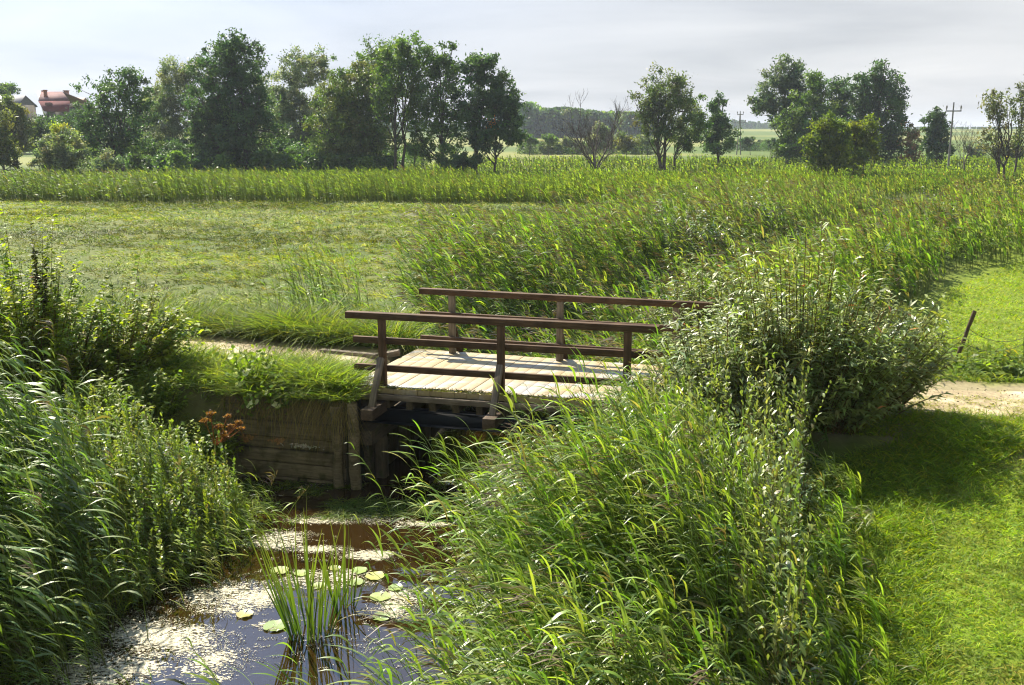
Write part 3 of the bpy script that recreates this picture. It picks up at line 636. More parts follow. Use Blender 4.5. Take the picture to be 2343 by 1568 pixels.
# far woods: one mass each
def wood(name, u0, u1, Y, vb, prof, n, cols, leaf, seed):
    rg = np.random.default_rng(seed); G = Geo(); m = mpp(Y); u = rg.uniform(u0, u1, n); vt = np.interp(u, prof[0], prof[1]) + rg.normal(0, 3.0, n)
    for i in range(n):
        Yy = Y * rg.uniform(1, 1.12); c = atY(u[i], vb, Yy); z0 = float(hgt(np.array([c[0]]), np.array([Yy]))[0]); zt = atY(u[i], vt[i], Yy)[2]; hh = max(zt - z0, 1.5)
        wd_ = hh * rg.uniform(.14, .24) + .6; k = 330
        zz = rg.random(k) ** .7; ww = wd_ * (.35 + .9 * np.sqrt(np.clip(1 - zz, 0, 1)))
        d = rg.normal(0, .5, (k, 2)); p = np.stack([c[0] + d[:, 0] * ww, Yy + d[:, 1] * ww, z0 + zz * hh], -1)
        a = nrm(rg.normal(0, 1, (k, 3))) * leaf * hh * .06; b = nrm(np.cross(a, rg.normal(0, 1, (k, 3)))) * leaf * hh * .045
        G.add(*diamonds(p, a, b, pal(1, cols, [1] * len(cols), .18, rg) * (1 + rg.normal(0, .12, (k, 1)))))
    tag(G.mesh(name, M['tree']), kind='stuff')
wood('far_wood', 1195, 1490, 400, 330, ([1195, 1215, 1240, 1300, 1400, 1470], [245, 240, 252, 252, 262, 260]), 340, DK + MD + [(0.08, 0.11, 0.04)], 1.0, 1)
wood('distant_wood', 1640, 1830, 900, 308, ([1640, 1700, 1760, 1830], [284, 280, 286, 282]), 150, DK, 1.3, 2)
wood('distant_wood', 2060, 2400, 700, 325, ([2060, 2180, 2230, 2300, 2400], [300, 300, 297, 300, 290]), 190, DK, 1.2, 3)
wood('distant_wood', -200, 330, 420, 300, ([-200, 0, 330], [255, 262, 265]), 120, DK + MD, 1.1, 4)
wood('distant_wood', 830, 1215, 560, 318, ([830, 1215], [282, 286]), 120, DK + MD, 1.1, 6)
wood('undergrowth', 150, 970, 112, 372, ([150, 330, 500, 700, 970], [335, 326, 314, 320, 342]), 130, DK + MD, .8, 8)
wood('undergrowth', 300, 900, 99, 390, ([300, 600, 900], [356, 350, 360]), 130, DK + MD, 1.3, 9)
wood('distant_hedge', 1195, 1500, 190, 335, ([1195, 1300, 1500], [324, 328, 326]), 130, MD + SV, 1.3, 5)
wood('distant_hedge', 1660, 1900, 220, 333, ([1660, 1900], [325, 328]), 70, MD + DK, 1.2, 7)

# ================================================================== POLES, HOUSES
def cyl(G, a, b, r0, r1, s=8, t=(1, 1, 1)):
    p = np.array([a, (np.asarray(a) + b) / 2, b], float)[None]; G.add(*tubes(p, np.array([[r0, (r0 + r1) / 2, r1]]), s, t))
def pole(ub, Y, vt, vb, bars, double, label):
    c = atY(ub, vb, Y); z0 = float(hgt(np.array([c[0]]), np.array([Y]))[0]); zt = atY(ub, vt, Y)[2] - z0
    root = empty('utility_pole', (c[0], Y, z0), label, 'pole', 'power line poles'); m = mpp(Y)
    xs_ = ((-4 * m, 0), (5 * m, 0)) if double else ((0, 0),)
    for x0, x1 in xs_:
        G = Geo(); cyl(G, (x0, 0, -.3), (x1, 0, zt), .12, .07); G.mesh('pole', M['concrete'], parent=root, smooth=True)
    for (v, w) in bars:
        zb = atY(ub, v, Y)[2] - z0
        G = Geo(); G.box((0, -.12, zb), (1, 0, 0), (0, 1, 0), (0, 0, 1), 2 * w * m, .12, .12); G.mesh('crossarm', M['concrete'], parent=root)
        for k in (-1, 1):
            G = Geo(); cyl(G, (k * w * m * .94, -.12, zb + .06), (k * w * m * .94, -.12, zb + .55), .05, .05, 6); cyl(G, (k * w * m * .94, -.12, zb + .25), (k * w * m * .94, -.12, zb + .5), .10, .08, 8)
            G.mesh('insulator', M['ceramic'], parent=root, smooth=True)
pole(1690, 190, 254, 338, [(262, 7), (281, 13)], True, 'slim double legged power pole with two crossarms beside the far field')
pole(2170, 104, 234, 375, [(254, 17)], False, 'single tall concrete power pole with one crossarm')

def prism(G, pts, y0, y1):
    n = len(pts); v = np.array([[p[0], y, p[1]] for y in (y0, y1) for p in pts], float)
    for i in range(n):
        j = (i + 1) % n; k = G.n; G.add(np.array([v[i], v[j], v[n + j], v[n + i]]), [[0, 1, 2, 3]], (1, 1, 1))
    for o_ in (0, n):
        for i in range(1, n - 1, 2):
            G.add(np.array([v[o_], v[o_ + i], v[o_ + i + 1], v[o_ + min(i + 2, n - 1)]]), [[0, 1, 2, 3]], (1, 1, 1))
def house():
    Y = 190; m = mpp(Y); c = atY(100, 300, Y); z0 = 0.0
    root = empty('house', (c[0], Y, z0), 'house with a red roof, white gable edge and brick chimneys above the bushes', 'house')
    # local axes: x along the ridge to the right and back, gable end facing left
    def P(u, v, dy=0): p = atY(u, v, Y + dy); return np.array([p[0] - c[0], dy, p[2] - z0])
    rl = P(85, 214, 6); rr = P(160, 214, 9); el = P(50, 260, -1); er = P(168, 262, 2); bl = rl + (rl - el) * [1, -1, -1] * [0.6, 1, 1]; 
    ridge0 = P(70, 210, 5); ridge1 = P(128, 213, 8)
    e0 = P(165, 262, -2); e0b = P(100, 240, -2)
    G = Geo(); th = np.array([0, 0, -.25])
    def slab(a, b, c_, d, mat, name, par=root):
        g = Geo(); v = np.array([a, b, c_, d, a + th, b + th, c_ + th, d + th]); g.add(v, [[0, 1, 2, 3], [7, 6, 5, 4], [0, 4, 5, 1], [1, 5, 6, 2], [2, 6, 7, 3], [3, 7, 4, 0]], (1, 1, 1)); return g.mesh(name, M[mat], parent=par)
    A = P(76, 209, 6); B = P(123, 213, 9); Cc = P(167, 234, 1); D = P(132, 262, 1)
    # main roof slope facing the viewer, its lower red part, the gable end with white barge board
    mid0 = P(112, 234, 2.2); mid1 = P(166, 233, 2.4)
    slab(A, B, mid1, mid0, 'paleroof', 'upper_roof'); slab(mid0 + [0, -.2, 0], mid1 + [0, -.2, 0], P(172, 256, -2.2), P(142, 258, -2.2), 'rooftile', 'lower_roof')
    slab(A + [0, 0.1, .05], mid0 + [0, 0, .05], P(141, 262, -2.6) , P(131, 252, -2.4), 'rooftile', 'roof')
    slab(A + [.2, 9, 0], B + [.2, 9, 0], B + [0, 0, 0], A, 'paleroof', 'back_roof')
    # gable wall
    g = Geo(); a, b = A + [-.1, -.4, -.35], P(138, 262, -2.8); w = np.array([a, b, b * [1, 1, 0], P(40, 262, 4) * [1, 1, 0], P(40, 250, 5), a])
    g.add(np.array([w[0], w[1], w[2], np.array([w[0][0], w[0][1], 0])]), [[0, 1, 2, 3]], (1, 1, 1)); g.add(np.array([w[0], np.array([w[0][0], w[0][1], 0]), w[3], w[4]]), [[0, 1, 2, 3]], (1, 1, 1))
    g.add(np.array([P(142, 258, -2.4) - [0, 0, .3], P(172, 256, -2.2) - [0, 0, .3], P(172, 256, -2.2) * [1, 1, 0], P(142, 258, -2.4) * [1, 1, 0]]), [[0, 1, 2, 3]], (1, 1, 1))
    g.mesh('wall', M['housewall'], parent=root)
    g = Geo(); d = nrm(b - a); s_ = nrm(np.cross(d, [0, 1, 0])); g.box((a + b) / 2 + [0, -.2, .12], d, s_, np.cross(d, s_), np.linalg.norm(b - a) + .6, .4, .25); g.mesh('barge_board', M['whitetrim'], parent=root)
    for (u, v0, v1, w_, dy) in ((80, 206, 216, 5, 5), (88, 204, 216, 4, 5.5), (131, 207, 220, 7, 8.4), (137, 207, 228, 8, 3)):
        p0, p1 = P(u * .72 + 22, v1, dy), P(u * .72 + 22, v0, dy); g = Geo(); wv = w_ * m
        g.box((p0 + p1) / 2, (1, 0, 0), (0, 1, 0), (0, 0, 1), wv, wv, abs(p1[2] - p0[2]) + 1); g.box(p1 + [0, 0, .55], (1, 0, 0), (0, 1, 0), (0, 0, 1), wv * 1.2, wv * 1.2, .18)
        g.mesh('chimney', M['chimney'], parent=root)
def simple_house(name, label, u0, u1, vr, ve, Y, roofm, wallm, chim):
    p0, p1 = atY(u0, ve, Y), atY(u1, ve, Y); zr = atY(u0, vr, Y)[2]; cx = (p0[0] + p1[0]) / 2; w = p1[0] - p0[0]; ze = p0[2]
    root = empty(name, (cx, Y, 0), label, 'house')
    g = Geo(); g.box((0, 0, ze / 2), (1, 0, 0), (0, 1, 0), (0, 0, 1), w * .96, 7, ze); g.mesh('wall', M[wallm], parent=root)
    g = Geo(); th = .25
    for s_ in (-1, 1):
        v = np.array([[-w / 2, s_ * 4, ze - .1], [w / 2, s_ * 4, ze - .1], [w / 2 - .3, 0, zr], [-w / 2 + .3, 0, zr]]); v = np.concatenate([v, v - [0, 0, th]])
        g.add(v, [[0, 1, 2, 3], [7, 6, 5, 4], [0, 4, 5, 1], [1, 5, 6, 2], [2, 6, 7, 3], [3, 7, 4, 0]], (1, 1, 1))
    for s_ in (-1, 1):
        v = np.array([[s_ * w * .47, -3.6, ze - .1], [s_ * w * .47, 3.6, ze - .1], [s_ * w * .47, .2, zr - .4], [s_ * w * .47, -.2, zr - .4]]); g.add(v, [[0, 1, 2, 3]], (1, 1, 1))
    g.mesh('roof', M[roofm], parent=root)
    for f in chim:
        g = Geo(); g.box((w * f, -.5, zr + .3), (1, 0, 0), (0, 1, 0), (0, 0, 1), .8, .8, 2.0); g.box((w * f, -.5, zr + 1.36), (1, 0, 0), (0, 1, 0), (0, 0, 1), 1, 1, .14); g.mesh('chimney', M['chimney'], parent=root)
def red_house():
    """gabled house seen from its long side, ridge running right"""
    Y = 185; m = mpp(Y); zz = lambda v: atY(100, v, Y)[2]
    x = lambda u: atY(u, 230, Y)[0]
    cx = x(112); root = empty('house', (cx, Y, 0), 'house with a red mansard roof, white gable edge and brick chimneys above the bushes', 'house')
    zr, zk, ze = zz(210), zz(233), zz(256)
    def X_(u): return x(u) - cx
    def face(name, mat, pts, th=.22):
        g = Geo(); v = np.array(pts, float); n_ = nrm(np.cross(v[1] - v[0], v[3] - v[0])); v = np.concatenate([v, v + n_ * th])
        g.add(v, [[0, 1, 2, 3], [7, 6, 5, 4], [0, 4, 5, 1], [1, 5, 6, 2], [2, 6, 7, 3], [3, 7, 4, 0]], (1, 1, 1)); return g.mesh(name, M[mat], parent=root)
    yr, yk, ye = 4.5, 0, -1.6
    rf = face('upper_roof', 'paleroof', [(X_(88), yk, zk), (X_(160), yk, zk), (X_(120), yr, zr), (X_(70), yr, zr)])
    face('lower_roof', 'rooftile', [(X_(108), ye, ze), (X_(164), ye, ze), (X_(160), yk, zk), (X_(88), yk, zk)])
    face('back_roof', 'paleroof', [(X_(70), yr, zr), (X_(120), yr, zr), (X_(150), 10, zk), (X_(75), 10, zk)])
    # gable end on the left, a sloping white edge from the ridge to the eaves
    face('gable_wall', 'greyroof', [(X_(68), yr + .2, zr - .3), (X_(112), ye - .3, ze - .3), (X_(112), ye - .3, 0), (X_(52), 8, 0)], .2)
    face('wall', 'housewall', [(X_(112), ye + .4, 0), (X_(162), ye + .4, 0), (X_(162), ye + .4, ze), (X_(112), ye + .4, ze)], .2)
    a = np.array([X_(66), yr - .4, zr + .05]); b = np.array([X_(112), ye - .5, ze - .35]); d = nrm(b - a); s_ = nrm(np.cross(d, [0, 1, 0])); g = Geo()
    g.box((a + b) / 2, d, s_, np.cross(d, s_), np.linalg.norm(b - a) + .5, .5, .2); g.mesh('barge_board', M['whitetrim'], parent=root)
    for (u, v0, v1, w_, y_) in ((73, 207, 214, 5, 4.8), (80, 206, 217, 4, 4.2), (94, 207, 230, 6, 2.0)):
        g = Geo(); wv = w_ * m; g.box((X_(u), y_, (zz(v0) + zz(v1)) / 2), (1, 0, 0), (0, 1, 0), (0, 0, 1), wv, wv, zz(v0) - zz(v1)); g.box((X_(u), y_, zz(v0) + .1), (1, 0, 0), (0, 1, 0), (0, 0, 1), wv * 1.25, wv * 1.25, .2)
        o = g.mesh('chimney', M['chimney'], parent=rf)
    g = Geo(); g.box((X_(116), -.9, zz(238)), (1, 0, 0), (0, 1, 0), (0, 0, 1), 1.0, .8, .5); g.mesh('roof_hatch', M['paleroof'], parent=root)
red_house()
simple_house('house', 'brown roofed house with one chimney half hidden by the forked tree', 140, 200, 223, 242, 215, 'brownroof', 'housewall', (-.22,))
simple_house('house', 'low grey roofed building at the left edge', -40, 64, 218, 240, 200, 'greyroof', 'housewall', ())

# ================================================================== GRASS AND REEDS (masses)
def stuff(G, name, mat): return tag(G.mesh(name, M[mat]), kind='stuff')
# near lawn
P = scatter([(2.4, 6), (3.6, 10.6), (4.4, 12.6), (7, 13.3), (14, 12.4), (14, 6)], 150000); P = P[seen(P[:, 0], P[:, 1])]
k = fbm(P[:, 0] * 1.4, P[:, 1] * 1.4, 33); keep = (seg_dist(P[:, 0], P[:, 1], PATH) > 1.25 + .5 * R.random(len(P))); P = P[keep]; k = k[keep]
G = Geo(); blades(G, on(P[:, 0], P[:, 1], -.01), R.uniform(.05, .11, len(P)) * (.7 + .7 * k), R.uniform(.006, .012, len(P)), GR, [1.2, 1.5, .7, .4], 2, .8, tintmul=(.55 + 1.0 * sst(.25, .75, k * .5 + fbm(P[:, 0] * 4, P[:, 1] * 4, 38) * .5))[:, None])
dryk = fbm(P[:, 0] * .9, P[:, 1] * .9, 39); kk = np.where((dryk > .58) & (R.random(len(P)) < .5))[0]
blades(G, on(P[kk, 0], P[kk, 1], -.01), R.uniform(.06, .14, len(kk)), .008, [(0.26, 0.23, 0.07), (0.20, 0.19, 0.05)], [1, 1], 2, .9)
cl_ = np.where(R.random(len(P)) < .10)[0]; c = on(P[cl_, 0], P[cl_, 1], .02) + R.normal(0, .012, (len(cl_), 3)); a = nrm(R.normal(0, 1, (len(cl_), 3)) * [1, 1, .4]) * R.uniform(.012, .03, (len(cl_), 1)); b = nrm(np.cross(a, R.normal(0, .4, (len(cl_), 3)) + [0, 0, 1])) * .014
G.add(*diamonds(c, a, b, pal(len(cl_), [(0.08, 0.14, 0.02), (0.12, 0.18, 0.03)], [1, 1], .2)))
stuff(G, 'lawn_grass', 'grass')
# lawn beyond the track
P = scatter([(6.5, 16.4), (9.0, 21), (12.5, 28), (17, 33.5), (28, 40), (28, 16)], 110000); P = P[seen(P[:, 0], P[:, 1])]; k = fbm(P[:, 0] * .8, P[:, 1] * .8, 34)
G = Geo(); blades(G, on(P[:, 0], P[:, 1], -.01), R.uniform(.07, .14, len(P)) * (.7 + .7 * k), R.uniform(.012, .022, len(P)), GR, [1.0, 1.6, .9, .2], 2, .8, tintmul=(.85 + .5 * k)[:, None])
stuff(G, 'pasture_grass', 'grass')
# meadow: laid grass
P = scatter([(-1.6, 19.8), (-2.2, 26), (0, 35), (7, 50), (13, 60), (30, 66), (-42, 66), (-18, 24), (-10, 20.5)], 210000); P = P[seen(P[:, 0], P[:, 1])]
k = fbm(P[:, 0] * .6, P[:, 1] * .9, 35); k2 = fbm(P[:, 0] * .12, P[:, 1] * .2, 36); f = P[:, 1] / 30
G = Geo(); blades(G, on(P[:, 0], P[:, 1], -.03), R.uniform(.06, .16, len(P)) * (.35 + 1.3 * k), R.uniform(.012, .024, len(P)) * f, [(0.115, 0.15, 0.016), (0.165, 0.175, 0.024), (0.21, 0.195, 0.05), (0.07, 0.105, 0.014)], [1.1, 1.2, .6, .8], 2, 1.3, tintmul=(.45 + .85 * sst(.3, .7, k2 * .6 + fbm(P[:, 0] * .5, P[:, 1] * 1.6, 37) * .4))[:, None], droop=.7)
stuff(G, 'meadow_grass', 'meadow')
# tussocks in the meadow: tufts that lie over in drifts
P = scatter([(-2.0, 20.5), (-2.2, 26), (0, 35), (6, 48), (14, 60), (28, 66), (-42, 66), (-18, 24), (-10, 21.5)], 36000); P = P[seen(P[:, 0], P[:, 1])]
tk = fbm(P[:, 0] * .45, P[:, 1] * .8, 63); P = P[R.random(len(P)) < .5 + .8 * sst(.35, .65, tk)]; n = 11; m_ = len(P)
kk = np.repeat(np.arange(m_), n); sz = (R.uniform(.4, 1.1, m_) + .9 * R.random(m_) ** 6) * (.5 + fbm(P[:, 0] * .2, P[:, 1] * .3, 64)); az = 6.28 * fbm(P[:, 0] * .15, P[:, 1] * .15, 65) + R.normal(0, .7, m_)
C0 = P[kk] + R.normal(0, .07, (len(kk), 2)); hz = np.stack([np.cos(az), np.sin(az), np.zeros(m_)], -1)[kk]
d = nrm(hz * R.uniform(.1, .9, (len(kk), 1)) + R.normal(0, .45, (len(kk), 3)) * [1, 1, 0] + [0, 0, .75])
band = sst(.36, .64, .55 * fbm(P[:, 0] * .06, P[:, 1] * .28, 68) + .45 * fbm(P[:, 0] * .3, P[:, 1] * .6, 69))
tc_ = (.55 + .75 * band)[kk][:, None] * pal(m_, [(0.11, 0.15, 0.018), (0.17, 0.18, 0.028), (0.07, 0.11, 0.014), (0.20, 0.195, 0.06)], [1, .9, .9, .25], .25)[kk] * R.uniform(.75, 1.25, (len(kk), 1))
G = Geo(); G.add(*ribbons(on(C0[:, 0], C0[:, 1], -.02), d, R.uniform(.16, .34, len(kk)) * sz[kk], .016 * P[kk, 1] / 30 + .006, hz * .35 - np.array([0, 0, 1.0]) * R.uniform(.3, .8, (len(kk), 1)), 2, tc_))
stuff(G, 'meadow_tussocks', 'meadow')
# taller verge along the far side of the track and along the banks
def verge(name, poly, n, l0, l1, w, cols, wts, lay=.5, clump=0, droop=.8, mat='grass', pcut=1.0):
    P = scatter(poly, n); P = P[seen(P[:, 0], P[:, 1], 1.2)]
    P = P[seg_dist(P[:, 0], P[:, 1], PATH) > pcut]
    k = fbm(P[:, 0] * 1.3, P[:, 1] * 1.3, 50)
    if clump: P = P[k > clump]; k = k[k > clump]
    z = hgt(P[:, 0], P[:, 1]); P = P[z > WATER - .05]; k = k[z > WATER - .05]
    G = Geo(); blades(G, on(P[:, 0], P[:, 1], -.02), R.uniform(l0, l1, len(P)) * (.6 + .8 * k), R.uniform(.7, 1.2, len(P)) * w, cols, wts, 3, lay, tintmul=(.75 + .5 * k)[:, None], droop=droop)
    stuff(G, name, mat)
verge('verge_grass', [(-1.6, 18.2), (-3.5, 18.5), (-7.6, 20.0), (-14, 22.2), (-14, 24.4), (-7, 22.2), (-4.2, 20.8), (-1.8, 19.4)], 42000, .6, 1.15, .016, [(0.09, 0.13, 0.026), (0.14, 0.155, 0.04), (0.06, 0.095, 0.022)], [1, .8, .9])
verge('track_edge_grass', [(-2.7, 15.15), (-4.9, 15.6), (-9, 16.9), (-14, 18.6), (-14, 20.2), (-7.6, 18.2), (-3.2, 16.8)], 46000, .25, .62, .014, [(0.12, 0.165, 0.03), (0.17, 0.20, 0.04), (0.08, 0.13, 0.025)], [1, 1, .5], pcut=.62)
verge('right_verge_grass', [(6, 15.8), (8.4, 20.5), (20, 17.8), (20, 15.2)], 26000, .12, .38, .016, [(0.08, 0.12, 0.025), (0.14, 0.15, 0.04)], [1, .5], clump=.42)
verge('shaded_lawn_edge_grass', [(2.2, 6), (3.2, 10), (4.0, 12.4), (6.2, 13.2), (7.2, 12.7), (5.4, 11.8), (4.3, 9.5), (3.2, 6)], 24000, .10, .26, .011, GR, [1, 1, .4, .7])
verge('track_lower_edge_grass', [(3.2, 14.6), (6.8, 13.9), (12, 13.0), (12, 11.9), (6.5, 12.6), (3.2, 13.4)], 26000, .08, .24, .011, GR, [1, 1, .6, .6], pcut=.68)
# left bank
verge('left_bank_grass', [(-9, 5), (-5.0, 5.5), (-4.9, 9.6), (-4.3, 11.4), (-3.6, 12.8), (-3.9, 14.8), (-5.1, 15.5), (-12, 18), (-12, 9)], 110000, .16, .48, .013, [(0.12, 0.17, 0.022), (0.18, 0.215, 0.035), (0.075, 0.12, 0.03), (0.22, 0.23, 0.06)], [1, 1, .7, .4])
# far tall reed belt in front of the trees
def belt(name, n, poly, H, cols, wts, w, seed, plume=.0, nl=5):
    rg = np.random.default_rng(seed); P = scatter(poly, n, rg); P[:, 1] += 6 * (fbm(P[:, 0] * .12, P[:, 0] * 0, 90) - .5) + rg.normal(0, .5, n); P = P[seen(P[:, 0], P[:, 1], 3)]
    G = Geo(); k = fbm(P[:, 0] * .15, P[:, 1] * .15, 60 + seed)
    f = (P[:, 1] / 70)
    b = on(P[:, 0], P[:, 1], -.05)
    reeds(G, b, H * rg.uniform(.6, 1.15, len(P)) * (.6 + .8 * k), nl, .5, w, 2, plume, cols, wts, .18, 3, w * .35, .7, rg)
    stuff(G, name, 'belt')
BR = [(0.095, 0.15, 0.028), (0.13, 0.18, 0.036), (0.07, 0.115, 0.024)]
DR = [(0.055, 0.095, 0.022), (0.075, 0.115, 0.022), (0.10, 0.125, 0.03)]
belt('reed_belt', 10500, [(-50, 62.5), (9, 60.5), (22, 66), (24, 72), (-50, 72)], 1.75, BR + DR, [1, 1, 1, .15, .2, .3], .05, 1, .03, 8)
belt('reed_belt_back', 5200, [(-56, 72), (-2, 72), (-4, 96), (-60, 96)], .85, BR + DR, [1, 1, .8, .9, .9, .5], .10, 2)
belt('shaded_reeds', 6500, [(-2, 72), (24, 70), (40, 74), (50, 90), (-3, 90)], .95, [(0.035, 0.065, 0.016), (0.05, 0.085, 0.018), (0.07, 0.10, 0.022)], [1, 1, .5], .09, 12, .06)  # shadow over this band is painted in as darker leaf colours
belt('far_reed_strip', 2600, [(-4, 90), (50, 90), (54, 98), (-6, 98)], .8, BR, [1, 1, .8], .11, 13)
belt('right_reed_field', 5500, [(22, 66), (60, 58), (75, 92), (38, 92), (24, 74)], .95, DR + [(0.13, 0.16, 0.03)], [1, 1, .6, .3], .07, 3, .05, 7)
belt('far_marsh', 5200, [(-14, 97), (62, 98), (76, 150), (-6, 150)], 1.0, BR + DR, [1, 1, .8, .3, .3, .3], .15, 4, 0, 4)
# reed bed behind the bridge
def bed(name, poly, n, H, nl, ll, lw, K, plume, cols, wts, lean, seed, srad=.006, zmin=-1.9, droop=.75, mat='reed', clumpn=.0, minsd=None, dryp=.006, hy=None, edge=None, soft=.22, hv=(.55, 1.12), kv=.8, plen=1.0):
    rg = np.random.default_rng(seed); P = scatter(poly, n, rg); P = P + rg.normal(0, soft, P.shape); P = P[seen(P[:, 0], P[:, 1], 1.6)]
    P = P[seg_dist(P[:, 0], P[:, 1], PATH) > 1.35]
    k = fbm(P[:, 0] * .45, P[:, 1] * .45, seed); P = P[k > clumpn]; k = k[k > clumpn]
    b = on(P[:, 0], P[:, 1]); b[:, 2] = np.maximum(b[:, 2], zmin)
    hf = 1 if hy is None else 1 - hy[2] * sst(hy[0], hy[1], P[:, 1])
    if edge is not None: hf = hf * (.22 + .78 * sst(0, 1.9, np.interp(P[:, 1], edge[1], edge[0]) - P[:, 0] + 1.2 * (k - .5)))
    G = Geo(); reeds(G, b, hf * H * rg.uniform(*hv, len(P)) * (1 - kv / 2 + kv * k), nl, ll, lw, K, plume, cols, wts, lean, 3, srad, droop, rg, dryp=dryp, plen=plen)
    stuff(G, name, mat)
bed('reed_bed_behind_bridge', [(-1.0, 18.9), (-2.1, 22), (-2.1, 26), (-.2, 33), (5.2, 33), (13.5, 31.2), (10.4, 25), (7.0, 20.5), (4.2, 17.2), (1.5, 18.3)], 4600, 1.78, 10, .5, .046, 3, .34, RE, [1, .9, .4, .9, 1.0], .5, 3, kv=1.2, plen=1.5)
bed('reed_bed_middle', [(-.2, 33), (4.2, 44), (7.5, 50), (12, 57), (20, 62), (30, 52), (17.5, 34.5), (13.5, 31.2)], 8000, 1.68, 8, .55, .06, 2, .3, RE + [(0.14, 0.165, 0.10)], [1, .8, .4, .9, 1.0, .9], .45, 4, .009, soft=.8, kv=1.3, plen=1.9)
bed('reed_bed_right', [(17.5, 34.5), (30, 52), (34, 66), (66, 58), (30, 36)], 6000, 1.9, 8, .5, .06, 2, .15, RE, [1, .8, .4, .5, 1.2], .2, 5, .009, soft=.7, kv=1.1)
# near reed bed on the right bank of the pond
bed('reed_bed_near', [(.2, 4.4), (.15, 8.6), (.35, 10.2), (.55, 12.0), (1.0, 13.9), (2.4, 13.4), (4.0, 12.6), (3.6, 10.8), (2.75, 8.0), (2.2, 4.4)], 3900, 2.2, 16, .50, .0215, 5, .14, RE, [1, 1.3, .9, .8, .5], .36, 6, .0055, zmin=-1.62, droop=.9, hy=(10.8, 13.4, .45), dryp=.03, soft=.32, clumpn=.30, edge=([2.2, 2.8, 3.6, 4.0, 4.1], [4.4, 8.0, 10.8, 12.6, 14]))
bed('reed_bed_front', [(-3.4, 4.3), (-.3, 4.4), (-.4, 7.5), (-1.4, 7.3), (-3.2, 6.8)], 520, 1.75, 11, .5, .025, 5, .15, RE, [1, 1.3, .9, .8, .5], .30, 7, .0055, zmin=-1.62, droop=.9)
# left reed mass (broad blue green leaves)
LB = [(0.09, 0.15, 0.03), (0.13, 0.17, 0.08), (0.14, 0.195, 0.035), (0.065, 0.11, 0.028)]
bed('reed_bed_left', [(-8.0, 7.4), (-4.9, 8.4), (-4.7, 10.2), (-5.2, 11.4), (-6.6, 12.6), (-8.6, 12.8), (-9.0, 9.0)], 1700, 2.05, 11, .5, .036, 5, .08, LB, [1, 1, 1, .6], .16, 8, .006, zmin=-1.6, droop=.85, soft=.35)
bed('reed_bed_left_low', [(-6.2, 8.0), (-4.6, 9.0), (-4.4, 11.0), (-3.5, 12.6), (-3.4, 13.6), (-4.6, 13.6), (-5.4, 12)], 900, .62, 8, .34, .013, 4, .02, [(0.11, 0.165, 0.025), (0.16, 0.205, 0.04), (0.09, 0.14, 0.03), (0.21, 0.23, 0.07)], [1, 1, .7, .5], .2, 9, .004, zmin=-1.6, droop=.7, soft=.3, hv=(.3, 1.25), clumpn=.40)
def herbs(name, poly, n, H, cols, seed, zmin=-1.6, clumpn=.0, ll=.13, lw=.034):
    rg = np.random.default_rng(seed); P = scatter(poly, n, rg); k = fbm(P[:, 0] * .9, P[:, 1] * .9, seed); P = P[k > clumpn]; k = k[k > clumpn]; P = P[seg_dist(P[:, 0], P[:, 1], PATH) > 1.2]; k = rg.random(len(P))
    b = on(P[:, 0], P[:, 1]); b[:, 2] = np.maximum(b[:, 2], zmin); G = Geo()
    reeds(G, b, H * (.55 + .6 * k), 24, ll, lw, 2, 0, cols, [1] * len(cols), .12, 3, .004, .5, rg, wind=np.array([-.25, -.1, 0]), stemcol=(0.10, 0.08, 0.035), dryp=.02)
    stuff(G, name, 'willow')
herbs('herbs_in_reeds', [(1.2, 6.2), (1.3, 12.6), (3.9, 12.6), (3.3, 10.8), (2.5, 8.0), (2.0, 6.0)], 620, 1.75, [(0.12, 0.16, 0.05), (0.16, 0.19, 0.085), (0.085, 0.125, 0.03)], 201, clumpn=.42)
herbs('herbs_on_bank', [(-6.0, 10.4), (-4.4, 10.4), (-3.7, 12.4), (-4.2, 14.6), (-6.4, 13.4)], 420, .95, [(0.13, 0.18, 0.03), (0.17, 0.205, 0.05), (0.085, 0.13, 0.03)], 202, ll=.10, lw=.04)
bed('meadow_edge_reeds', [(-5.6, 22), (-4.0, 20.0), (-3.0, 21), (-4.4, 26)], 130, 1.6, 8, .42, .03, 3, .1, RE, [1, 1, .6, .3, .3], .15, 10, .006)

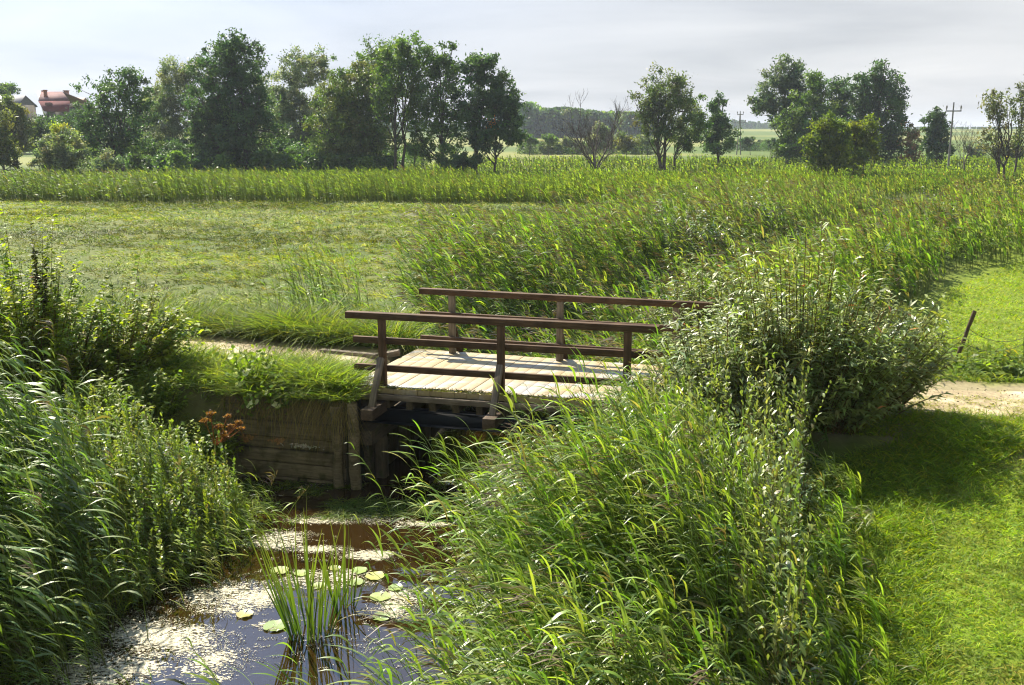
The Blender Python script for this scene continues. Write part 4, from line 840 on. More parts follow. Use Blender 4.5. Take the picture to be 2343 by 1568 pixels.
# ================================================================== WILLOW BUSH AND HERBS
def leafy(name, label, cat, x, y, shoots, Hs, spread, leaf, lw, nleaf, cols, wts, mat='willow', group=None, seed=0, K=2, stemc=(0.10, 0.07, 0.035), srad=.006, el=(-.1, .7), z=None, tipcol=None, tilt=(0, 0), dens0=.15, crownname='foliage', bsp=.5, fill=.4, envk=.55, spike=.42):
    """many-stemmed plant: every shoot an arched stem with leaves along it"""
    rg = np.random.default_rng(seed); z0 = float(hgt(np.array([x]), np.array([y]))[0]) if z is None else z
    root = empty(name, (x, y, z0), label, cat, group)
    rx, ry = spread; th = rg.uniform(0, 2 * math.pi, shoots); rr = np.sqrt(rg.random(shoots)); ph = rg.uniform(0, 6.28, 4)
    rx = rx * (1 + .16 * np.sin(3 * th + ph[0]) + .12 * np.sin(5 * th + ph[1])); ry = ry * (1 + .14 * np.sin(3 * th + ph[2]))
    b = np.stack([np.cos(th) * rr * rx * bsp, np.sin(th) * rr * ry * bsp, np.full(shoots, -.05)], -1)
    env = 1 - envk * rr ** 2.6
    tip = np.stack([np.cos(th) * rr * rx + tilt[0], np.sin(th) * rr * ry + tilt[1], Hs * env * np.where(rg.random(shoots) < fill, rg.uniform(.3, .8, shoots), rg.uniform(.70, 1.0, shoots) + spike * rg.random(shoots) ** 4) * (1 + .16 * np.sin(2 * th + 3 * rr + ph[3]))], -1)
    t = np.linspace(0, 1, 6); mid_ = b * .55 + tip * .45; mid_[:, 2] = tip[:, 2] * .68
    path = b[:, None] * ((1 - t) ** 2)[None, :, None] + 2 * mid_[:, None] * (t * (1 - t))[None, :, None] + tip[:, None] * (t ** 2)[None, :, None]
    G = Geo(); G.add(*tubes(path, srad * np.array([1.6, 1.3, 1, .8, .6, .3])[None], 4, pal(shoots, [stemc], [1], .2, rg)))
    o = G.mesh('stems', M['leaf']); o.parent = root
    G = Geo(); sh = pal(shoots, cols, wts, .12, rg)
    for i in range(nleaf):
        f = dens0 + (1 - dens0) * (i + rg.random(shoots)) / nleaf; fe = f[:, None]
        p = b * (1 - fe) ** 2 + 2 * mid_ * fe * (1 - fe) + tip * fe ** 2
        tg = nrm(2 * (1 - fe) * (mid_ - b) + 2 * fe * (tip - mid_)); az = rg.uniform(0, 2 * math.pi, shoots)
        hd = np.stack([np.cos(az), np.sin(az), np.zeros(shoots)], -1); e = rg.uniform(*el, shoots)
        d = nrm(hd * np.cos(e)[:, None] + tg * np.sin(e)[:, None] + WIND[None] * .15)
        tt = sh * (1 + rg.normal(0, .14, (shoots, 1)))
        if tipcol is not None: tt = np.where(((f > .9) & (rg.random(shoots) < .008))[:, None], np.array(tipcol), tt)
        G.add(*ribbons(p, d, leaf * rg.uniform(.6, 1.2, shoots), lw * rg.uniform(.7, 1.2, shoots), np.array([0, 0, -1.0])[None] * rg.uniform(.1, .6, (shoots, 1)), K, np.clip(tt, .004, .9), side=nrm(np.cross(d, [0, 0, 1.0]) + rg.normal(0, .35, (shoots, 3))), prof=np.array([.3, 1, .12]) if K == 2 else None))
    o = G.mesh(crownname, M[mat]); o.parent = root
    return root
WL_ = [(0.12, 0.155, 0.04), (0.16, 0.19, 0.075), (0.085, 0.12, 0.028), (0.19, 0.215, 0.055)]
leafy('willow_bush', 'big willow bush with narrow shiny leaves covering the right end of the bridge', 'bush', 4.2, 13.8, 760, 1.95, (1.9, 1.35), .17, .036, 38, WL_, [1, .8, 1, .5], seed=21, bsp=.6, el=(.1, 1.0), tipcol=(0.35, 0.10, 0.03), crownname='foliage', srad=.008)
leafy('willow_bush', 'lower willow bush with pale silver leaves in front of the big one', 'bush', 2.95, 13.1, 420, 1.55, (1.25, .9), .17, .034, 34, WL_ + [(0.14, 0.165, 0.10)], [.8, 1, .6, .4, .8], seed=22, srad=.007)
leafy('willow_bush', 'willow shoots leaning over the far right end of the railing', 'bush', 3.6, 17.5, 420, 1.9, (1.3, 1.0), .12, .03, 36, WL_, [1, .8, 1, .6], seed=23, tipcol=(0.35, 0.10, 0.03))
YG = [(0.14, 0.18, 0.02), (0.09, 0.135, 0.018), (0.19, 0.215, 0.03)]
leafy('leafy_bush', 'tall yellow green bush by the track at the left edge', 'bush', -7.9, 16.0, 330, 2.35, (1.5, 1.2), .12, .06, 44, YG, [1, .8, .5], 'leaf', seed=24)
leafy('leafy_bush', 'slender green bush leaning right of the tall yellow green bush', 'bush', -6.5, 16.4, 130, 1.5, (.9, .8), .12, .06, 34, YG, [1, .8, .6], 'leaf', seed=25, tilt=(.35, 0))
leafy('flowering_stem', 'tall dark seed headed stem rising above the left bush', 'plant', -7.5, 15.7, 9, 2.85, (.13, .12), .10, .045, 60, [(0.055, 0.06, 0.025), (0.10, 0.045, 0.04), (0.075, 0.09, 0.03)], [1, .8, .6], 'leaf', seed=26, dens0=.55, fill=0, envk=.1, spike=.05)
for i, (x, y, h, w_, lab) in enumerate([(-5.15, 14.7, .75, .6, 'leafy nettle clump on the slope left of the timber wall'), (-5.7, 14.0, .85, .65, 'bright nettle clump below the yellow green bush'), (-5.0, 13.6, .7, .55, 'nettle clump above the low bank grass'), (-6.3, 14.6, .9, .7, 'nettle clump at the foot of the yellow green bush'), (-4.75, 15.2, .55, .4, 'small nettle clump against the left end of the timber wall'), (-5.7, 15.4, .7, .6, 'nettle clump between the bush and the bank top')]):
    leafy('nettle_clump', lab, 'plant', x, y, 90, h, (w_, w_ * .8), .09, .04, 20, [(0.13, 0.18, 0.025), (0.17, 0.21, 0.035), (0.09, 0.14, 0.025)], [1, .8, .6], 'leaf', 'nettles on the left slope', 200 + i, stemc=(0.10, 0.13, 0.03), dens0=.2)
# weeds by the leaning post
wg = 'broad leaved weeds beside the leaning fence post'
for i, (u, v, s, lab) in enumerate([(2215, 850, .55, 'leafy dock clump nearest the leaning post'), (2262, 840, .6, 'tall bright dock clump in the middle of the weeds'), (2305, 850, .65, 'big broad leaved clump with one yellow leaf'), (2345, 858, .6, 'broad leaved clump cut by the right edge'), (2245, 872, .4, 'low weed clump at the edge of the sandy track'), (2300, 878, .38, 'low weed clump beside the track near the right edge')]):
    p = at(u, v, -.12)
    leafy('weed_clump', lab, 'plant', p[0], p[1], 26, s, (.42, .35), .16, .075, 7, [(0.085, 0.13, 0.02), (0.12, 0.16, 0.025), (0.06, 0.10, 0.02)] + ([(0.30, 0.27, 0.03)] if i == 2 else []), [1, .8, .6] + ([.12] if i == 2 else []), 'leaf', wg, 30 + i, dens0=.3, stemc=(0.09, 0.12, 0.03))
# herbs standing at the lawn edge of the near reeds
hg = 'narrow leaved herbs along the edge of the near reeds'
for i, (x, y, h, n, lab) in enumerate([(3.1, 10.5, 1.2, 18, 'leafy herb with a withered brown tip at the edge of the shaded lawn'), (2.45, 9.2, .95, 60, 'dense willowherb clump where the reeds meet the bright lawn'), (2.15, 8.3, .9, 50, 'willowherb clump with dark hanging leaves beside the lawn'), (1.95, 7.3, .8, 36, 'willowherb clump at the lower right corner of the reeds'), (2.9, 11.4, 1.2, 50, 'pale flowering herb clump between the willow and the near reeds'), (2.2, 10.2, 1.3, 40, 'willowherb clump inside the right side of the near reeds')]):
    leafy('willowherb', lab, 'plant', x, y, n, h, (.42, .42), .11, .024, 26, [(0.075, 0.115, 0.03), (0.10, 0.135, 0.045), (0.055, 0.09, 0.022), (0.14, 0.165, 0.06)], [1, .8, .7, .5], 'willow', hg, 50 + i, tipcol=(0.25, 0.12, 0.05))
# pale flowering mass and a dark bush far along the stream
leafy('dark_bush', 'dark round bush rising from the reeds on the right', 'bush', *(lambda p: (p[0], p[1]))(at(2015, 505, -.3)), 160, 2.1, (2.0, 1.5), .26, .10, 26, [(0.04, 0.065, 0.022), (0.055, 0.08, 0.03)], [1, 1], 'leaf', None, 61)
leafy('pale_meadowsweet', 'cream flowering patch below the dark round bush', 'plant', *(lambda p: (p[0], p[1]))(at(2000, 525, -.3)), 160, 1.7, (2.4, 1.2), .2, .07, 22, [(0.36, 0.37, 0.16), (0.20, 0.23, 0.10)], [1, 1], 'leaf', 'cream flowering patches along the stream', 62, dens0=.5)
leafy('pale_meadowsweet', 'cream flowering patch farther right at the edge of the view', 'plant', *(lambda p: (p[0], p[1]))(at(2275, 490, -.3)), 160, 1.7, (2.8, 1.4), .24, .08, 22, [(0.36, 0.37, 0.16), (0.20, 0.23, 0.10)], [1, 1], 'leaf', 'cream flowering patches along the stream', 63, dens0=.5)
leafy('willow_shrub', 'blue green shrub in the middle of the reed bed', 'bush', *(lambda p: (p[0], p[1]))(at(1660, 545, -.4)), 130, 2.0, (2.6, 1.6), .2, .06, 26, [(0.085, 0.11, 0.075), (0.11, 0.135, 0.09)], [1, 1], 'willow', None, 64)

for i, (u, v, h, w_, lab) in enumerate([(1560, 600, 1.9, 2.0, 'grey green shrub in the reeds above the far railing post'), (1840, 565, 2.1, 2.8, 'silvery shrub left of the cream flowering patch'), (1455, 530, 1.5, 1.6, 'small silvery shrub at the meadow side of the reed bed'), (2130, 560, 1.8, 2.0, 'green shrub at the lawn side of the reed bed')]):
    p = at(u, v, -.4); leafy('willow_shrub', lab, 'bush', p[0], p[1], 150, h, (w_, w_ * .8), .17, .05, 26, [(0.10, 0.13, 0.08), (0.14, 0.165, 0.10), (0.08, 0.12, 0.04)], [1, 1, .7], 'willow', 'grey green shrubs in the reed bed', 170 + i)
# single reeds in front of the dark opening
def one_reed(x, y, H, lab, seed, lean=.3, nl=11, grp='single reeds before the dark bridge opening', ll=.5, plume=0, azw=WIND):
    rg = np.random.default_rng(seed); z = max(float(hgt(np.array([x]), np.array([y]))[0]), WATER - .1)
    G = Geo(); reeds(G, np.zeros((1, 3)), H, nl, ll, .026, 6, plume, [(0.12, 0.18, 0.03), (0.10, 0.15, 0.045)], [1, 1], lean, 5, .005, .8, rg, azw)
    o = G.mesh('reed', M['reed']); o.location = (x, y, z); tag(o, lab, 'reed', grp)
for i, (u, v, H, lab) in enumerate([(900, 1210, 1.45, 'single reed standing farthest left before the dark opening'), (985, 1215, 1.6, 'single reed with a fan of long leaves before the dark opening'), (1040, 1220, 1.75, 'tall single reed leaning left before the blue girder'), (1075, 1235, 1.6, 'single reed beside the blue patch of water'), (1110, 1235, 1.85, 'tallest single reed reaching up to the middle brace'), (960, 1255, 1.2, 'short single reed at the edge of the brown water'), (1010, 1265, 1.15, 'short single reed with drooping leaves over the floating weed')]):
    p = at(u, v, WATER); one_reed(p[0], p[1], H, lab, 80 + i)
for i, (u, v, H, lab) in enumerate([(585, 1235, 1.0, 'reed with a feathery brown plume below the timber wall'), (630, 1250, .95, 'drooping reed with a brown plume nearest the dark water')]):
    p = at(u, v, WATER); one_reed(p[0], p[1], H, lab, 95 + i, -.35, 7, 'plumed reeds below the timber wall', .32, 1.0)

# bulrush clumps in the pond
def bulrush(u, v, n, H, r, label, seed):
    rg = np.random.default_rng(seed); p = at(u, v, WATER); G = Geo(); th = rg.uniform(0, 6.283, n); rr = np.sqrt(rg.random(n)) * r
    b = np.stack([np.cos(th) * rr, np.sin(th) * rr, np.full(n, -.12)], -1)
    d = nrm(np.stack([np.cos(th) * rr / r * .30 + rg.normal(0, .08, n), np.sin(th) * rr / r * .2, np.ones(n)], -1))
    side = nrm(np.stack([np.ones(n), rg.normal(0, .6, n), np.zeros(n)], -1))
    G.add(*ribbons(b, d, H * rg.uniform(.45, 1.08, n), .020 * rg.uniform(.7, 1.2, n), np.stack([rg.normal(0, .07, n), rg.normal(0, .05, n), -np.abs(rg.normal(0, .05, n))], -1), 8, pal(n, [(0.045, 0.085, 0.014), (0.065, 0.115, 0.018), (0.03, 0.065, 0.018)], [1, 1, .7], .15, rg), tip=np.array([0.11, 0.13, 0.03]), side=side))
    k = 7; G.add(*ribbons(b[:k], nrm(d[:k] + rg.normal(0, .5, (k, 3)) * [1, .5, 0]), H * rg.uniform(.5, .9, k), .016, np.array([0, 0, -.55])[None] + rg.normal(0, .2, (k, 3)), 8, pal(k, [(0.16, 0.14, 0.05)], [1], .2, rg)))
    o = G.mesh('bulrush_clump', M['reed']); o.location = p; tag(o, label, 'bulrush', 'bulrush clumps in the pond')
bulrush(712, 1450, 52, 1.62, .22, 'large upright clump of green bulrush leaves in the middle of the pond', 1)
bulrush(785, 1392, 20, 1.35, .13, 'smaller sparse bulrush clump just behind the large one', 2)

# lily pads
pads = [(822, 1305, .17, 'lily pad floating by itself nearest the bridge'), (858, 1318, .20, 'flat round lily pad at the right end of the farther pair'), (815, 1332, .16, 'lily pad right behind the bulrush tips'), (870, 1365, .21, 'lily pad touching the bright weed mat'), (872, 1412, .17, 'lily pad over the dark reflection of the post'), (640, 1305, .19, 'lily pad left of the bulrush clump in brown water'), (690, 1312, .15, 'half hidden lily pad behind the bulrush leaves'), (730, 1340, .14, 'small lily pad between the two bulrush clumps'), (630, 1432, .22, 'wide lily pad on the blue water left of the bulrush'), (560, 1405, .16, 'lily pad at the edge of the left weed mat'), (905, 1345, .15, 'small lily pad under the leaning reeds'), (765, 1300, .13, 'smallest lily pad in the brown water')]
for i, (u, v, r, lab) in enumerate(pads):
    rg = np.random.default_rng(300 + i); p = at(u, v, WATER + .012); a0 = rg.uniform(0, 6.28); n = 18; an = a0 + np.linspace(.14, 2 * math.pi - .14, n)
    wob = 1 + rg.normal(0, .02, n); r *= .62; rings = [np.zeros((n, 3))]
    for f in (.5, 1.0): rings.append(np.stack([np.cos(an) * r * f * wob, np.sin(an) * r * f * wob, (f ** 3) * (.008 + rg.normal(0, .006, n))], -1))
    v_ = np.concatenate(rings); q = [[k * n + j, k * n + j + 1, (k + 1) * n + j + 1, (k + 1) * n + j] for k in (0, 1) for j in range(n - 1)]
    g = Geo(); g.add(v_, q, pal(1, [(0.17, 0.22, 0.09), (0.22, 0.25, 0.12)], [1, 1], .1, rg)[0]); o = g.mesh('lily_pad', M['lily'], smooth=True); o.location = p; tag(o, lab, 'lily pad', 'lily pads on the pond')

# floating weed and scum: one mass, sun glare put into its cream colours
n = 620000; rg = np.random.default_rng(77)
P = np.stack([rg.uniform(-5.4, 1.6, n), rg.uniform(8.0, 15.0, n)], -1); sd_ = seg_dist(P[:, 0], P[:, 1], STREAM, True)
u_ = (512 + 0) / S
nz = fbm(P[:, 0] * .55 + 7, P[:, 1] * .9, 41, 3) * .62 + fbm(P[:, 0] * 3.5, P[:, 1] * 5.5, 42, 3) * .38
def blob(u, v, ru, rv):
    c = at(u, v, WATER); e = at(u + ru, v, WATER); f = at(u, v - rv, WATER); rx = e[0] - c[0]; ry = f[1] - c[1]
    return np.exp(-(((P[:, 0] - c[0]) / rx) ** 2 + ((P[:, 1] - c[1]) / ry) ** 2) ** 1.5)
mask = np.zeros(n)
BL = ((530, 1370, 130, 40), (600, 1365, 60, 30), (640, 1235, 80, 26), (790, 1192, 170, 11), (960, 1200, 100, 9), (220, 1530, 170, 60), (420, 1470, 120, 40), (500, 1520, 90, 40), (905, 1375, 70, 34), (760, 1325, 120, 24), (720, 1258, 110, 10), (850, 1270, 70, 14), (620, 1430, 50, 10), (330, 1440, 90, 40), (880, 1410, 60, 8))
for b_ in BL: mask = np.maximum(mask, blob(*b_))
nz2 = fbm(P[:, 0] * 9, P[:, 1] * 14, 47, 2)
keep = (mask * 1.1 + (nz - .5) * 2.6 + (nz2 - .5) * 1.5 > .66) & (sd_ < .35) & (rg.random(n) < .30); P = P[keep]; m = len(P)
a = np.stack([rg.normal(0, 1, m), rg.normal(0, 1, m), rg.normal(0, .12, m)], -1); a = nrm(a) * rg.uniform(.003, .008, (m, 1)); b = nrm(np.cross(a, [0, 0, 1.0]) + rg.normal(0, .006, (m, 3)) * [0, 0, 1]) * rg.uniform(.003, .006, (m, 1))
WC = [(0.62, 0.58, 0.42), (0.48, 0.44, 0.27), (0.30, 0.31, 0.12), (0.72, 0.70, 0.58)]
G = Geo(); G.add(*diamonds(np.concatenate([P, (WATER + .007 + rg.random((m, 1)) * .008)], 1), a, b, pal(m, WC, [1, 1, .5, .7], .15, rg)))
gx, gy = np.meshgrid(np.linspace(-5.6, 1.6, 120), np.linspace(7.8, 15.0, 120)); P = np.stack([gx.ravel(), gy.ravel()], -1); mask = np.zeros(len(P))
for b_ in BL: mask = np.maximum(mask, blob(*b_))
idx = np.arange(120 * 120).reshape(120, 120)
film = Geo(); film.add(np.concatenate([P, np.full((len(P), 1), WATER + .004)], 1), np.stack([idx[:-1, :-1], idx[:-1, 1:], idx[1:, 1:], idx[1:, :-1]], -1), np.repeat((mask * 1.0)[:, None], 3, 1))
m_, nt, out = newmat('algae_film')
at_ = N(nt, 'ShaderNodeAttribute', attribute_name='tint'); tc = N(nt, 'ShaderNodeTexCoord')
mp = N(nt, 'ShaderNodeMapping'); L(nt, tc.outputs['Object'], mp.inputs[0]); mp.inputs['Scale'].default_value = (1, 1.7, 1)
na = N(nt, 'ShaderNodeTexNoise', Scale=1.6, Detail=9.0, Roughness=0.68); L(nt, mp.outputs[0], na.inputs[0])
nb_ = N(nt, 'ShaderNodeTexNoise', Scale=18.0, Detail=8.0, Roughness=0.7); L(nt, mp.outputs[0], nb_.inputs[0])
def MT(op, a, b):
    q = nt.nodes.new('ShaderNodeMath'); q.operation = op
    for i_, v in enumerate((a, b)):
        if hasattr(v, 'is_linked'): L(nt, v, q.inputs[i_])
        else: q.inputs[i_].default_value = v
    return q.outputs[0]
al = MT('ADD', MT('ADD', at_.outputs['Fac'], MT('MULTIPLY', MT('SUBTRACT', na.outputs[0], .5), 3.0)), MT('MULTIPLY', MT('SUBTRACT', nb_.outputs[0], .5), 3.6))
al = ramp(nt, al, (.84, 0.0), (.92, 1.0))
pc = N(nt, 'ShaderNodeBsdfPrincipled', Roughness=0.5); L(nt, mixc(nt, ramp(nt, nb_.outputs[0], (.35, 0.0), (.65, 1.0)), (0.17, 0.15, 0.07), (0.50, 0.455, 0.32)), pc.inputs['Base Color'])  # pale cream tone carries the glare of the sun on the film
bp = N(nt, 'ShaderNodeBump', Strength=0.6, Distance=0.01); L(nt, nb_.outputs[0], bp.inputs['Height']); L(nt, bp.outputs[0], pc.inputs['Normal'])
tr = nt.nodes.new('ShaderNodeBsdfTransparent'); mx = nt.nodes.new('ShaderNodeMixShader'); L(nt, al, mx.inputs[0]); L(nt, tr.outputs[0], mx.inputs[1]); L(nt, pc.outputs[0], mx.inputs[2]); L(nt, mx.outputs[0], out.inputs[0])
M['film'] = m_
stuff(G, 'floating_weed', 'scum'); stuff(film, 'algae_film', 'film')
# drowned dark weed below the wall and on the shaded water
P = scatter([(-4.4, 14.0), (-3.5, 13.4), (.4, 13.9), (.2, 14.9), (-2.6, 15.0), (-4.3, 15.2)], 9000); k = fbm(P[:, 0] * 1.6, P[:, 1] * 2.2, 45); P = P[k > .45]
G = Geo(); blades(G, np.concatenate([P, np.full((len(P), 1), WATER)], 1), R.uniform(.05, .2, len(P)), .012, [(0.06, 0.10, 0.015), (0.10, 0.12, 0.02)], [1, .6], 2, 1.8, droop=.6); stuff(G, 'water_weed', 'grass')
# roots and dry grass hanging over the timber wall
n = 1500; f = R.random(n); p = W0[None] + (W1 - W0)[None] * (f[:, None] * 1.08) - wn[None, :2] * R.uniform(.02, .16, (n, 1)); dens = sst(.25, .9, f)
P = np.concatenate([p, (-.12 + R.uniform(-.1, .06, n))[:, None]], 1)[R.random(n) < .3 + .7 * dens]; n = len(P)
G = Geo(); G.add(*ribbons(P, nrm(R.normal(0, .5, (n, 3)) * [1, .5, .3] - wn[None] * .5 - [0, 0, .5]), R.uniform(.15, .55, n), .006, np.array([0, 0, -.7])[None] + R.normal(0, .1, (n, 3)), 4, pal(n, [(0.17, 0.13, 0.07), (0.24, 0.19, 0.10), (0.10, 0.08, 0.045)], [1, .7, .8])))
stuff(G, 'hanging_roots', 'grass')
# grass bank hanging over the wall top
n = 9000; f = R.random(n); p = W0[None] + (W1 - W0)[None] * (f[:, None] * 1.06) + wn[None, :2] * R.uniform(-.05, 1.1, (n, 1)); P = on(p[:, 0], p[:, 1]); P[:, 2] = np.maximum(P[:, 2], -.18)
G = Geo(); blades(G, P, R.uniform(.15, .45, n) * (.5 + 1.2 * fbm(P[:, 0] * 2.2, P[:, 1] * 2.2, 91)), .013, [(0.12, 0.17, 0.03), (0.16, 0.20, 0.045), (0.08, 0.125, 0.02)], [1, 1, .5], 3, .7, wind=np.array([-.2, -.7, 0])); stuff(G, 'wall_top_grass', 'grass')

n = 5200; pts = np.concatenate([scatter([(5.5, 13.6), (5.5, 15.4), (14, 14.3), (14, 12.4)], n // 2), scatter([(-3, 16.4), (-3, 18), (-10, 20.4), (-10, 18.6)], n // 2)]); pdd = seg_dist(pts[:, 0], pts[:, 1], PATH); pts = pts[pdd < 1.0]; n = len(pts)
a = nrm(R.normal(0, 1, (n, 3)) * [1, 1, .3]) * R.uniform(.006, .022, (n, 1)); b = nrm(np.cross(a, [0, 0, 1.0]) + R.normal(0, .3, (n, 3))) * R.uniform(.006, .016, (n, 1))
G = Geo(); G.add(*diamonds(on(pts[:, 0], pts[:, 1], .045), a, b, pal(n, [(0.30, 0.26, 0.19), (0.18, 0.15, 0.10), (0.42, 0.38, 0.30)], [1, 1, .6], .2))); stuff(G, 'gravel', 'path')
tp_ = pts[(R.random(n) < .55) & (fbm(pts[:, 0] * 1.1, pts[:, 1] * 1.6, 66) > .54)]; C0 = np.repeat(tp_, 12, 0); C0 = C0 + R.normal(0, .05, C0.shape)
G = Geo(); blades(G, on(C0[:, 0], C0[:, 1], .02), R.uniform(.03, .10, len(C0)), .008, [(0.13, 0.16, 0.03), (0.22, 0.21, 0.07)], [1, 1], 2, .9); stuff(G, 'track_grass', 'grass')
n = 2600; f = R.random(n); p = c00[None] + (c10 - c00)[None] * f[:, None] + dn[None, :2] * R.uniform(-.01, .16, (n, 1)) * vn(f * 9, f * 0, 3)[:, None]; P = np.concatenate([p, np.full((n, 1), .015)], 1)
G = Geo(); blades(G, P, R.uniform(.03, .10, n) * (.5 + vn(f * 14, f * 0, 5)), .012, [(0.11, 0.11, 0.025), (0.07, 0.085, 0.02), (0.15, 0.13, 0.05)], [1, 1, .6], 2, 1.0); stuff(G, 'deck_edge_moss', 'grass')
# white bindweed flowers trailing over the bank
bg = 'white flowered trailing plants on the bank'
for i, (pts, lab) in enumerate([([(545, 830), (575, 842), (560, 812), (590, 815), (610, 838), (540, 858), (625, 828), (585, 860), (570, 848)], 'trailing plant with pale flowers at the top of the bank'), ([(655, 865), (672, 880), (690, 868), (698, 885), (668, 902), (640, 905), (686, 900)], 'trailing plant with white flowers hanging over the right half of the wall'), ([(570, 905), (608, 900), (655, 912), (588, 920), (628, 925), (545, 880)], 'trailing plant with scattered white flowers over the middle of the wall')]):
    rg = np.random.default_rng(400 + i); ps = []
    for (u, v) in pts:
        tY = 15.0 + (935 - v) * .006; ps.append(atY(u, v, tY))
    ps = np.array(ps); ps = np.concatenate([ps, ps + rg.normal(0, .09, ps.shape) * [1, .6, .8]]); org = ps.mean(0); root = empty('bindweed', tuple(org), lab, 'plant', bg); G = Geo()
    k = len(ps); s = ps - org + rg.normal(0, .25, (k, 3)) * [1, .3, 0] + [0, .15, .25]; t = np.linspace(0, 1, 5)[None, :, None]; q = s[:, None] * (1 - t) + (ps - org)[:, None] * t
    G.add(*tubes(q, .004, 4, (0.10, 0.12, 0.04)))
    n = k * 12; c = np.repeat(ps - org, 12, 0) + rg.normal(0, .10, (n, 3)) * [1, .5, 1]; a = nrm(rg.normal(0, 1, (n, 3))) * .045; b = nrm(np.cross(a, rg.normal(0, 1, (n, 3)))) * .035
    G.add(*diamonds(c, a, b, pal(n, [(0.10, 0.15, 0.03)], [1], .2, rg))); G.mesh('leaves', M['leaf'], parent=root)
    for p in ps:
        g = Geo()
        ax = nrm(np.array([rg.normal(0, .4), -.7, .7])); e1 = nrm(np.cross(ax, [1, 0, 0])); e2 = np.cross(ax, e1); r = rg.uniform(.045, .07)
        an = np.arange(6) / 6 * 6.283; d = np.cos(an)[:, None] * e1 + np.sin(an)[:, None] * e2; sd_ = -np.sin(an)[:, None] * e1 + np.cos(an)[:, None] * e2
        g.add(np.stack([d * 0, d * r * .7 - sd_ * r * .42 + ax * .008, d * r + ax * .016, d * r * .7 + sd_ * r * .42 + ax * .008], 1), np.arange(24).reshape(6, 4), (0.62, 0.62, 0.55))
        o = g.mesh('flower', M['leaf'], parent=root); o.location = Vector(p - org)

# dry umbel plant
p = at(470, 1075, -1.0); base_ = np.array([p[0], p[1], float(hgt(np.array([p[0]]), np.array([p[1]]))[0])])
root = empty('dry_umbel_plant', tuple(base_), 'dried rust brown umbel plant on the left bank beside the timber wall', 'plant'); Yp = base_[1]
heads = [(482, 945, 11), (470, 962, 12), (520, 952, 9), (500, 975, 11), (528, 975, 11), (548, 968, 8), (552, 980, 9), (508, 990, 10), (515, 998, 9), (545, 965, 8)]
g = Geo(); fork = atY(492, 1020, Yp) - base_
cyl(g, (0, 0, -.05), fork, .012, .008, 5, (0.16, 0.08, 0.04))
for i, (u, v, r) in enumerate(heads):
    h = atY(u, v, Yp + R.normal(0, .08)) - base_; t = np.linspace(0, 1, 5)[:, None]; m_ = fork * .4 + h * .6 - [0, 0, .05]; q = fork * (1 - t) ** 2 + 2 * m_ * t * (1 - t) + h * t ** 2; g.add(*tubes(q[None], .005, 4, (0.20, 0.09, 0.05)))
    k = 130; rr = r * mpp(Yp) * 1.1; gg = Geo(); c = np.clip(R.normal(0, .42, (k, 3)), -.9, .9) * [rr, rr, rr * .45]; a = nrm(R.normal(0, 1, (k, 3))) * .014; b = nrm(np.cross(a, R.normal(0, 1, (k, 3)))) * .013
    gg.add(*diamonds(c, a, b, pal(k, [(0.17, 0.085, 0.05), (0.12, 0.06, 0.035)], [1, 1], .2)))
    s = np.repeat(np.array([[0, 0, -rr * 1.1]]), 10, 0); gg.add(*tubes(np.stack([s, s * .4 + c[:10] * .5, c[:10]], 1), .002, 3, (0.2, 0.09, 0.05)))
    o = gg.mesh('flower_head', M['grass'], parent=root); o.location = Vector(h)
g.mesh('stem', M['grass'], parent=root)

# leaning fence post with wire
p0 = at(2192, 815, -.2); p1 = atY(2230, 712, p0[1] - .05)
root = empty('fence_post', tuple(p0), 'dark wooden fence post leaning right beyond the sandy track', 'fence post')
g = Geo(); K = 7; t = np.linspace(-.12, 1, K)[:, None]; q = (p1 - p0) * t + R.normal(0, .006, (K, 3)); g.add(*tubes(q[None], .038 * (1 + R.normal(0, .06, (1, K))), 8, (1, 1, 1)))
tp = q[-1]; g.add(*tubes(np.array([[tp, tp + [.003, 0, .006], tp + [.005, 0, .008]]]), np.array([[.038, .03, .002]]), 8, (1, 1, 1))); g.mesh('post', M['postwood'], parent=root, smooth=True)
w_end = [(2343, 788), (2460, 800)]
for f, (ue, ve), ul, vl in ((.62, (2345, 772), 2150, 760), (.30, (2345, 786), 2140, 792)):
    for sgn, (ue2, ve2) in ((1, (ue, ve)), (-1, (ul, vl))):
        a = (p1 - p0) * f; b = atY(ue2, ve2, p0[1] + (.6 if sgn > 0 else -.3)) - p0; tt = np.linspace(0, 1, 14)[:, None]; q = a * (1 - tt) + b * tt - np.array([0, 0, .16]) * (tt * (1 - tt) * 4)
        g = Geo(); g.add(*tubes(q[None], .005, 4, (1, 1, 1)))
        bars = q[1:-1:2]; g.add(*tubes(np.stack([bars - [.0, 0, .02], bars, bars + [.012, 0, .02]], 1), .003, 3, (1, 1, 1)))
        g.mesh('barbed_wire', M['wire'], parent=root)

# ================================================================== LIGHT, SKY
EL = math.radians(48); AZ = math.atan2(-0.55, 0.83)          # sun behind the scene, to the left
sd3 = np.array([math.sin(AZ) * math.cos(EL), math.cos(AZ) * math.cos(EL), math.sin(EL)])
sun = bpy.data.lights.new('sun', 'SUN'); sun.energy = 5.0; sun.angle = math.radians(0.6); sun.color = (1.0, 0.91, 0.74)
so = bpy.data.objects.new('sun', sun); C.objects.link(so); so.rotation_euler = Vector(-sd3).to_track_quat('-Z', 'Y').to_euler(); so.location = (0, 0, 60)
w = bpy.data.worlds.new('World'); scn.world = w; w.use_nodes = True; nt = w.node_tree; nt.nodes.clear()
out = nt.nodes.new('ShaderNodeOutputWorld'); bg_ = nt.nodes.new('ShaderNodeBackground')
sky = nt.nodes.new('ShaderNodeTexSky'); sky.sky_type = 'NISHITA'; sky.sun_disc = False; sky.sun_elevation = EL; sky.sun_rotation = AZ
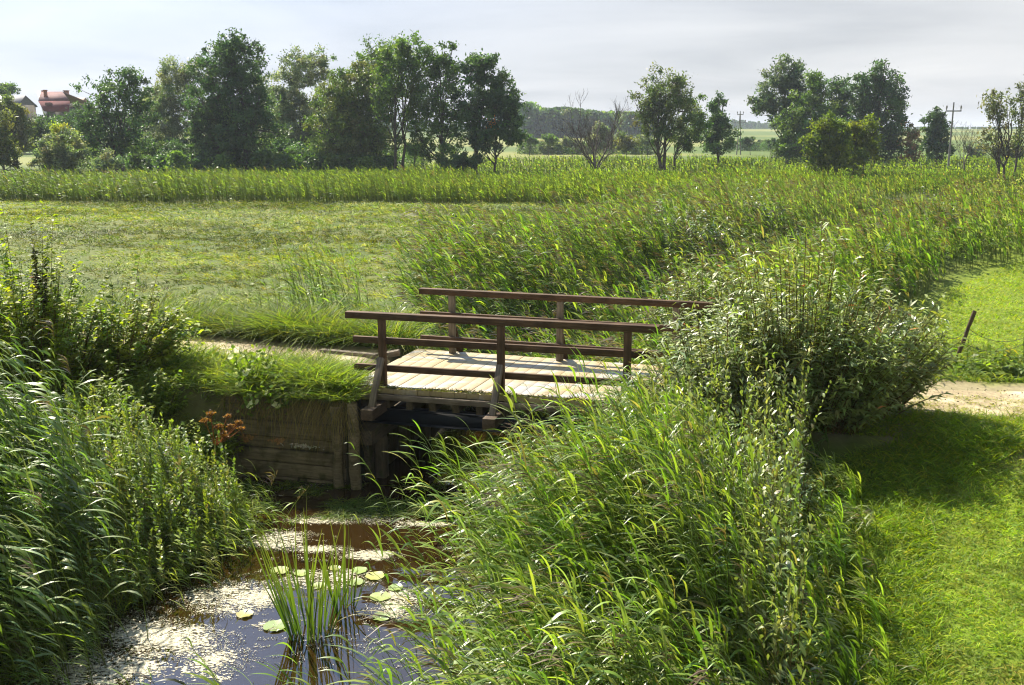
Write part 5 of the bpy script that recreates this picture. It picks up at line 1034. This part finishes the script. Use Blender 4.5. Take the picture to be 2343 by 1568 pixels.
tc = nt.nodes.new('ShaderNodeTexCoord'); sep = nt.nodes.new('ShaderNodeSeparateXYZ'); L(nt, tc.outputs['Generated'], sep.inputs[0])
def MA(op, a, b=None):
    n = nt.nodes.new('ShaderNodeMath'); n.operation = op
    for i, v in enumerate((a, b)):
        if v is None: continue
        if hasattr(v, 'is_linked'): L(nt, v, n.inputs[i])
        else: n.inputs[i].default_value = v
    return n.outputs[0]
zc_ = MA('MAXIMUM', sep.outputs[2], 0.0)
den = MA('ADD', zc_, 0.10)
cmb = nt.nodes.new('ShaderNodeCombineXYZ'); L(nt, MA('DIVIDE', sep.outputs[0], den), cmb.inputs[0]); L(nt, MA('DIVIDE', sep.outputs[1], den), cmb.inputs[1])
cn = N(nt, 'ShaderNodeTexNoise', Scale=0.55, Detail=5.0, Roughness=0.5, Distortion=0.4); L(nt, cmb.outputs[0], cn.inputs[0])
cloud = ramp(nt, cn.outputs[0], (0.30, (5.7, 5.95, 6.3)), (0.52, (7.9, 8.0, 8.2)), (0.72, (9.5, 9.5, 9.5)))
dp = nt.nodes.new('ShaderNodeVectorMath'); dp.operation = 'DOT_PRODUCT'; L(nt, tc.outputs['Generated'], dp.inputs[0]); dp.inputs[1].default_value = tuple(sd3)
# thin cloud thins upward; thickened behind the camera as added fill light
front = MA('MULTIPLY', MA('ADD', MA('MULTIPLY', sep.outputs[1], 0.5), 0.5), 1.0)
cover = MA('SUBTRACT', 1.0, MA('MINIMUM', MA('MULTIPLY', MA('MAXIMUM', MA('SUBTRACT', zc_, 0.14), 0.0), 1.9), 0.7))
cover = MA('MULTIPLY', cover, MA('ADD', MA('MULTIPLY', front, -0.25), 1.15))
cover = MA('MINIMUM', cover, 1.0)
mixed = mixc(nt, cover, sky.outputs[0], cloud)
aur = MA('MULTIPLY', MA('POWER', MA('MAXIMUM', dp.outputs['Value'], 0.0), 7.0), 16.0)
aurc = nt.nodes.new('ShaderNodeMix'); aurc.data_type = 'RGBA'; aurc.blend_type = 'MULTIPLY'; aurc.inputs[0].default_value = 1; aurc.inputs[6].default_value = (0.42, 0.88, 1.75, 1); L(nt, aur, aurc.inputs[7])
mixed = mixc(nt, 1.0, mixed, aurc.outputs[2], 'ADD')
L(nt, mixed, bg_.inputs[0]); bg_.inputs[1].default_value = 0.0405; L(nt, bg_.outputs[0], out.inputs[0])

# air
hm = bpy.data.materials.new('haze'); hm.use_nodes = True; hn = hm.node_tree; hn.nodes.clear(); ho = hn.nodes.new('ShaderNodeOutputMaterial'); hv = hn.nodes.new('ShaderNodeVolumePrincipled')
hv.inputs['Density'].default_value = 0.00030; hv.inputs['Color'].default_value = (0.80, 0.88, 1.0, 1); hv.inputs['Anisotropy'].default_value = 0.0; L(hn, hv.outputs[0], ho.inputs['Volume'])
g = Geo(); g.box((0, 2500, 14), (1, 0, 0), (0, 1, 0), (0, 0, 1), 7600, 5400, 38); tag(g.mesh('haze', hm), kind='stuff')
scn.render.engine = 'CYCLES'; scn.cycles.filter_width = 1.15
cy = scn.cycles; cy.max_bounces = 7; cy.diffuse_bounces = 3; cy.glossy_bounces = 2; cy.transmission_bounces = 4; cy.transparent_max_bounces = 4; cy.volume_bounces = 0
cy.use_denoising = True; cy.sample_clamp_indirect = 6.0; cy.caustics_reflective = False; cy.caustics_refractive = False
vs = scn.view_settings; vs.view_transform = 'Standard'; vs.look = 'None'; vs.exposure = 1.28; vs.gamma = 1.0
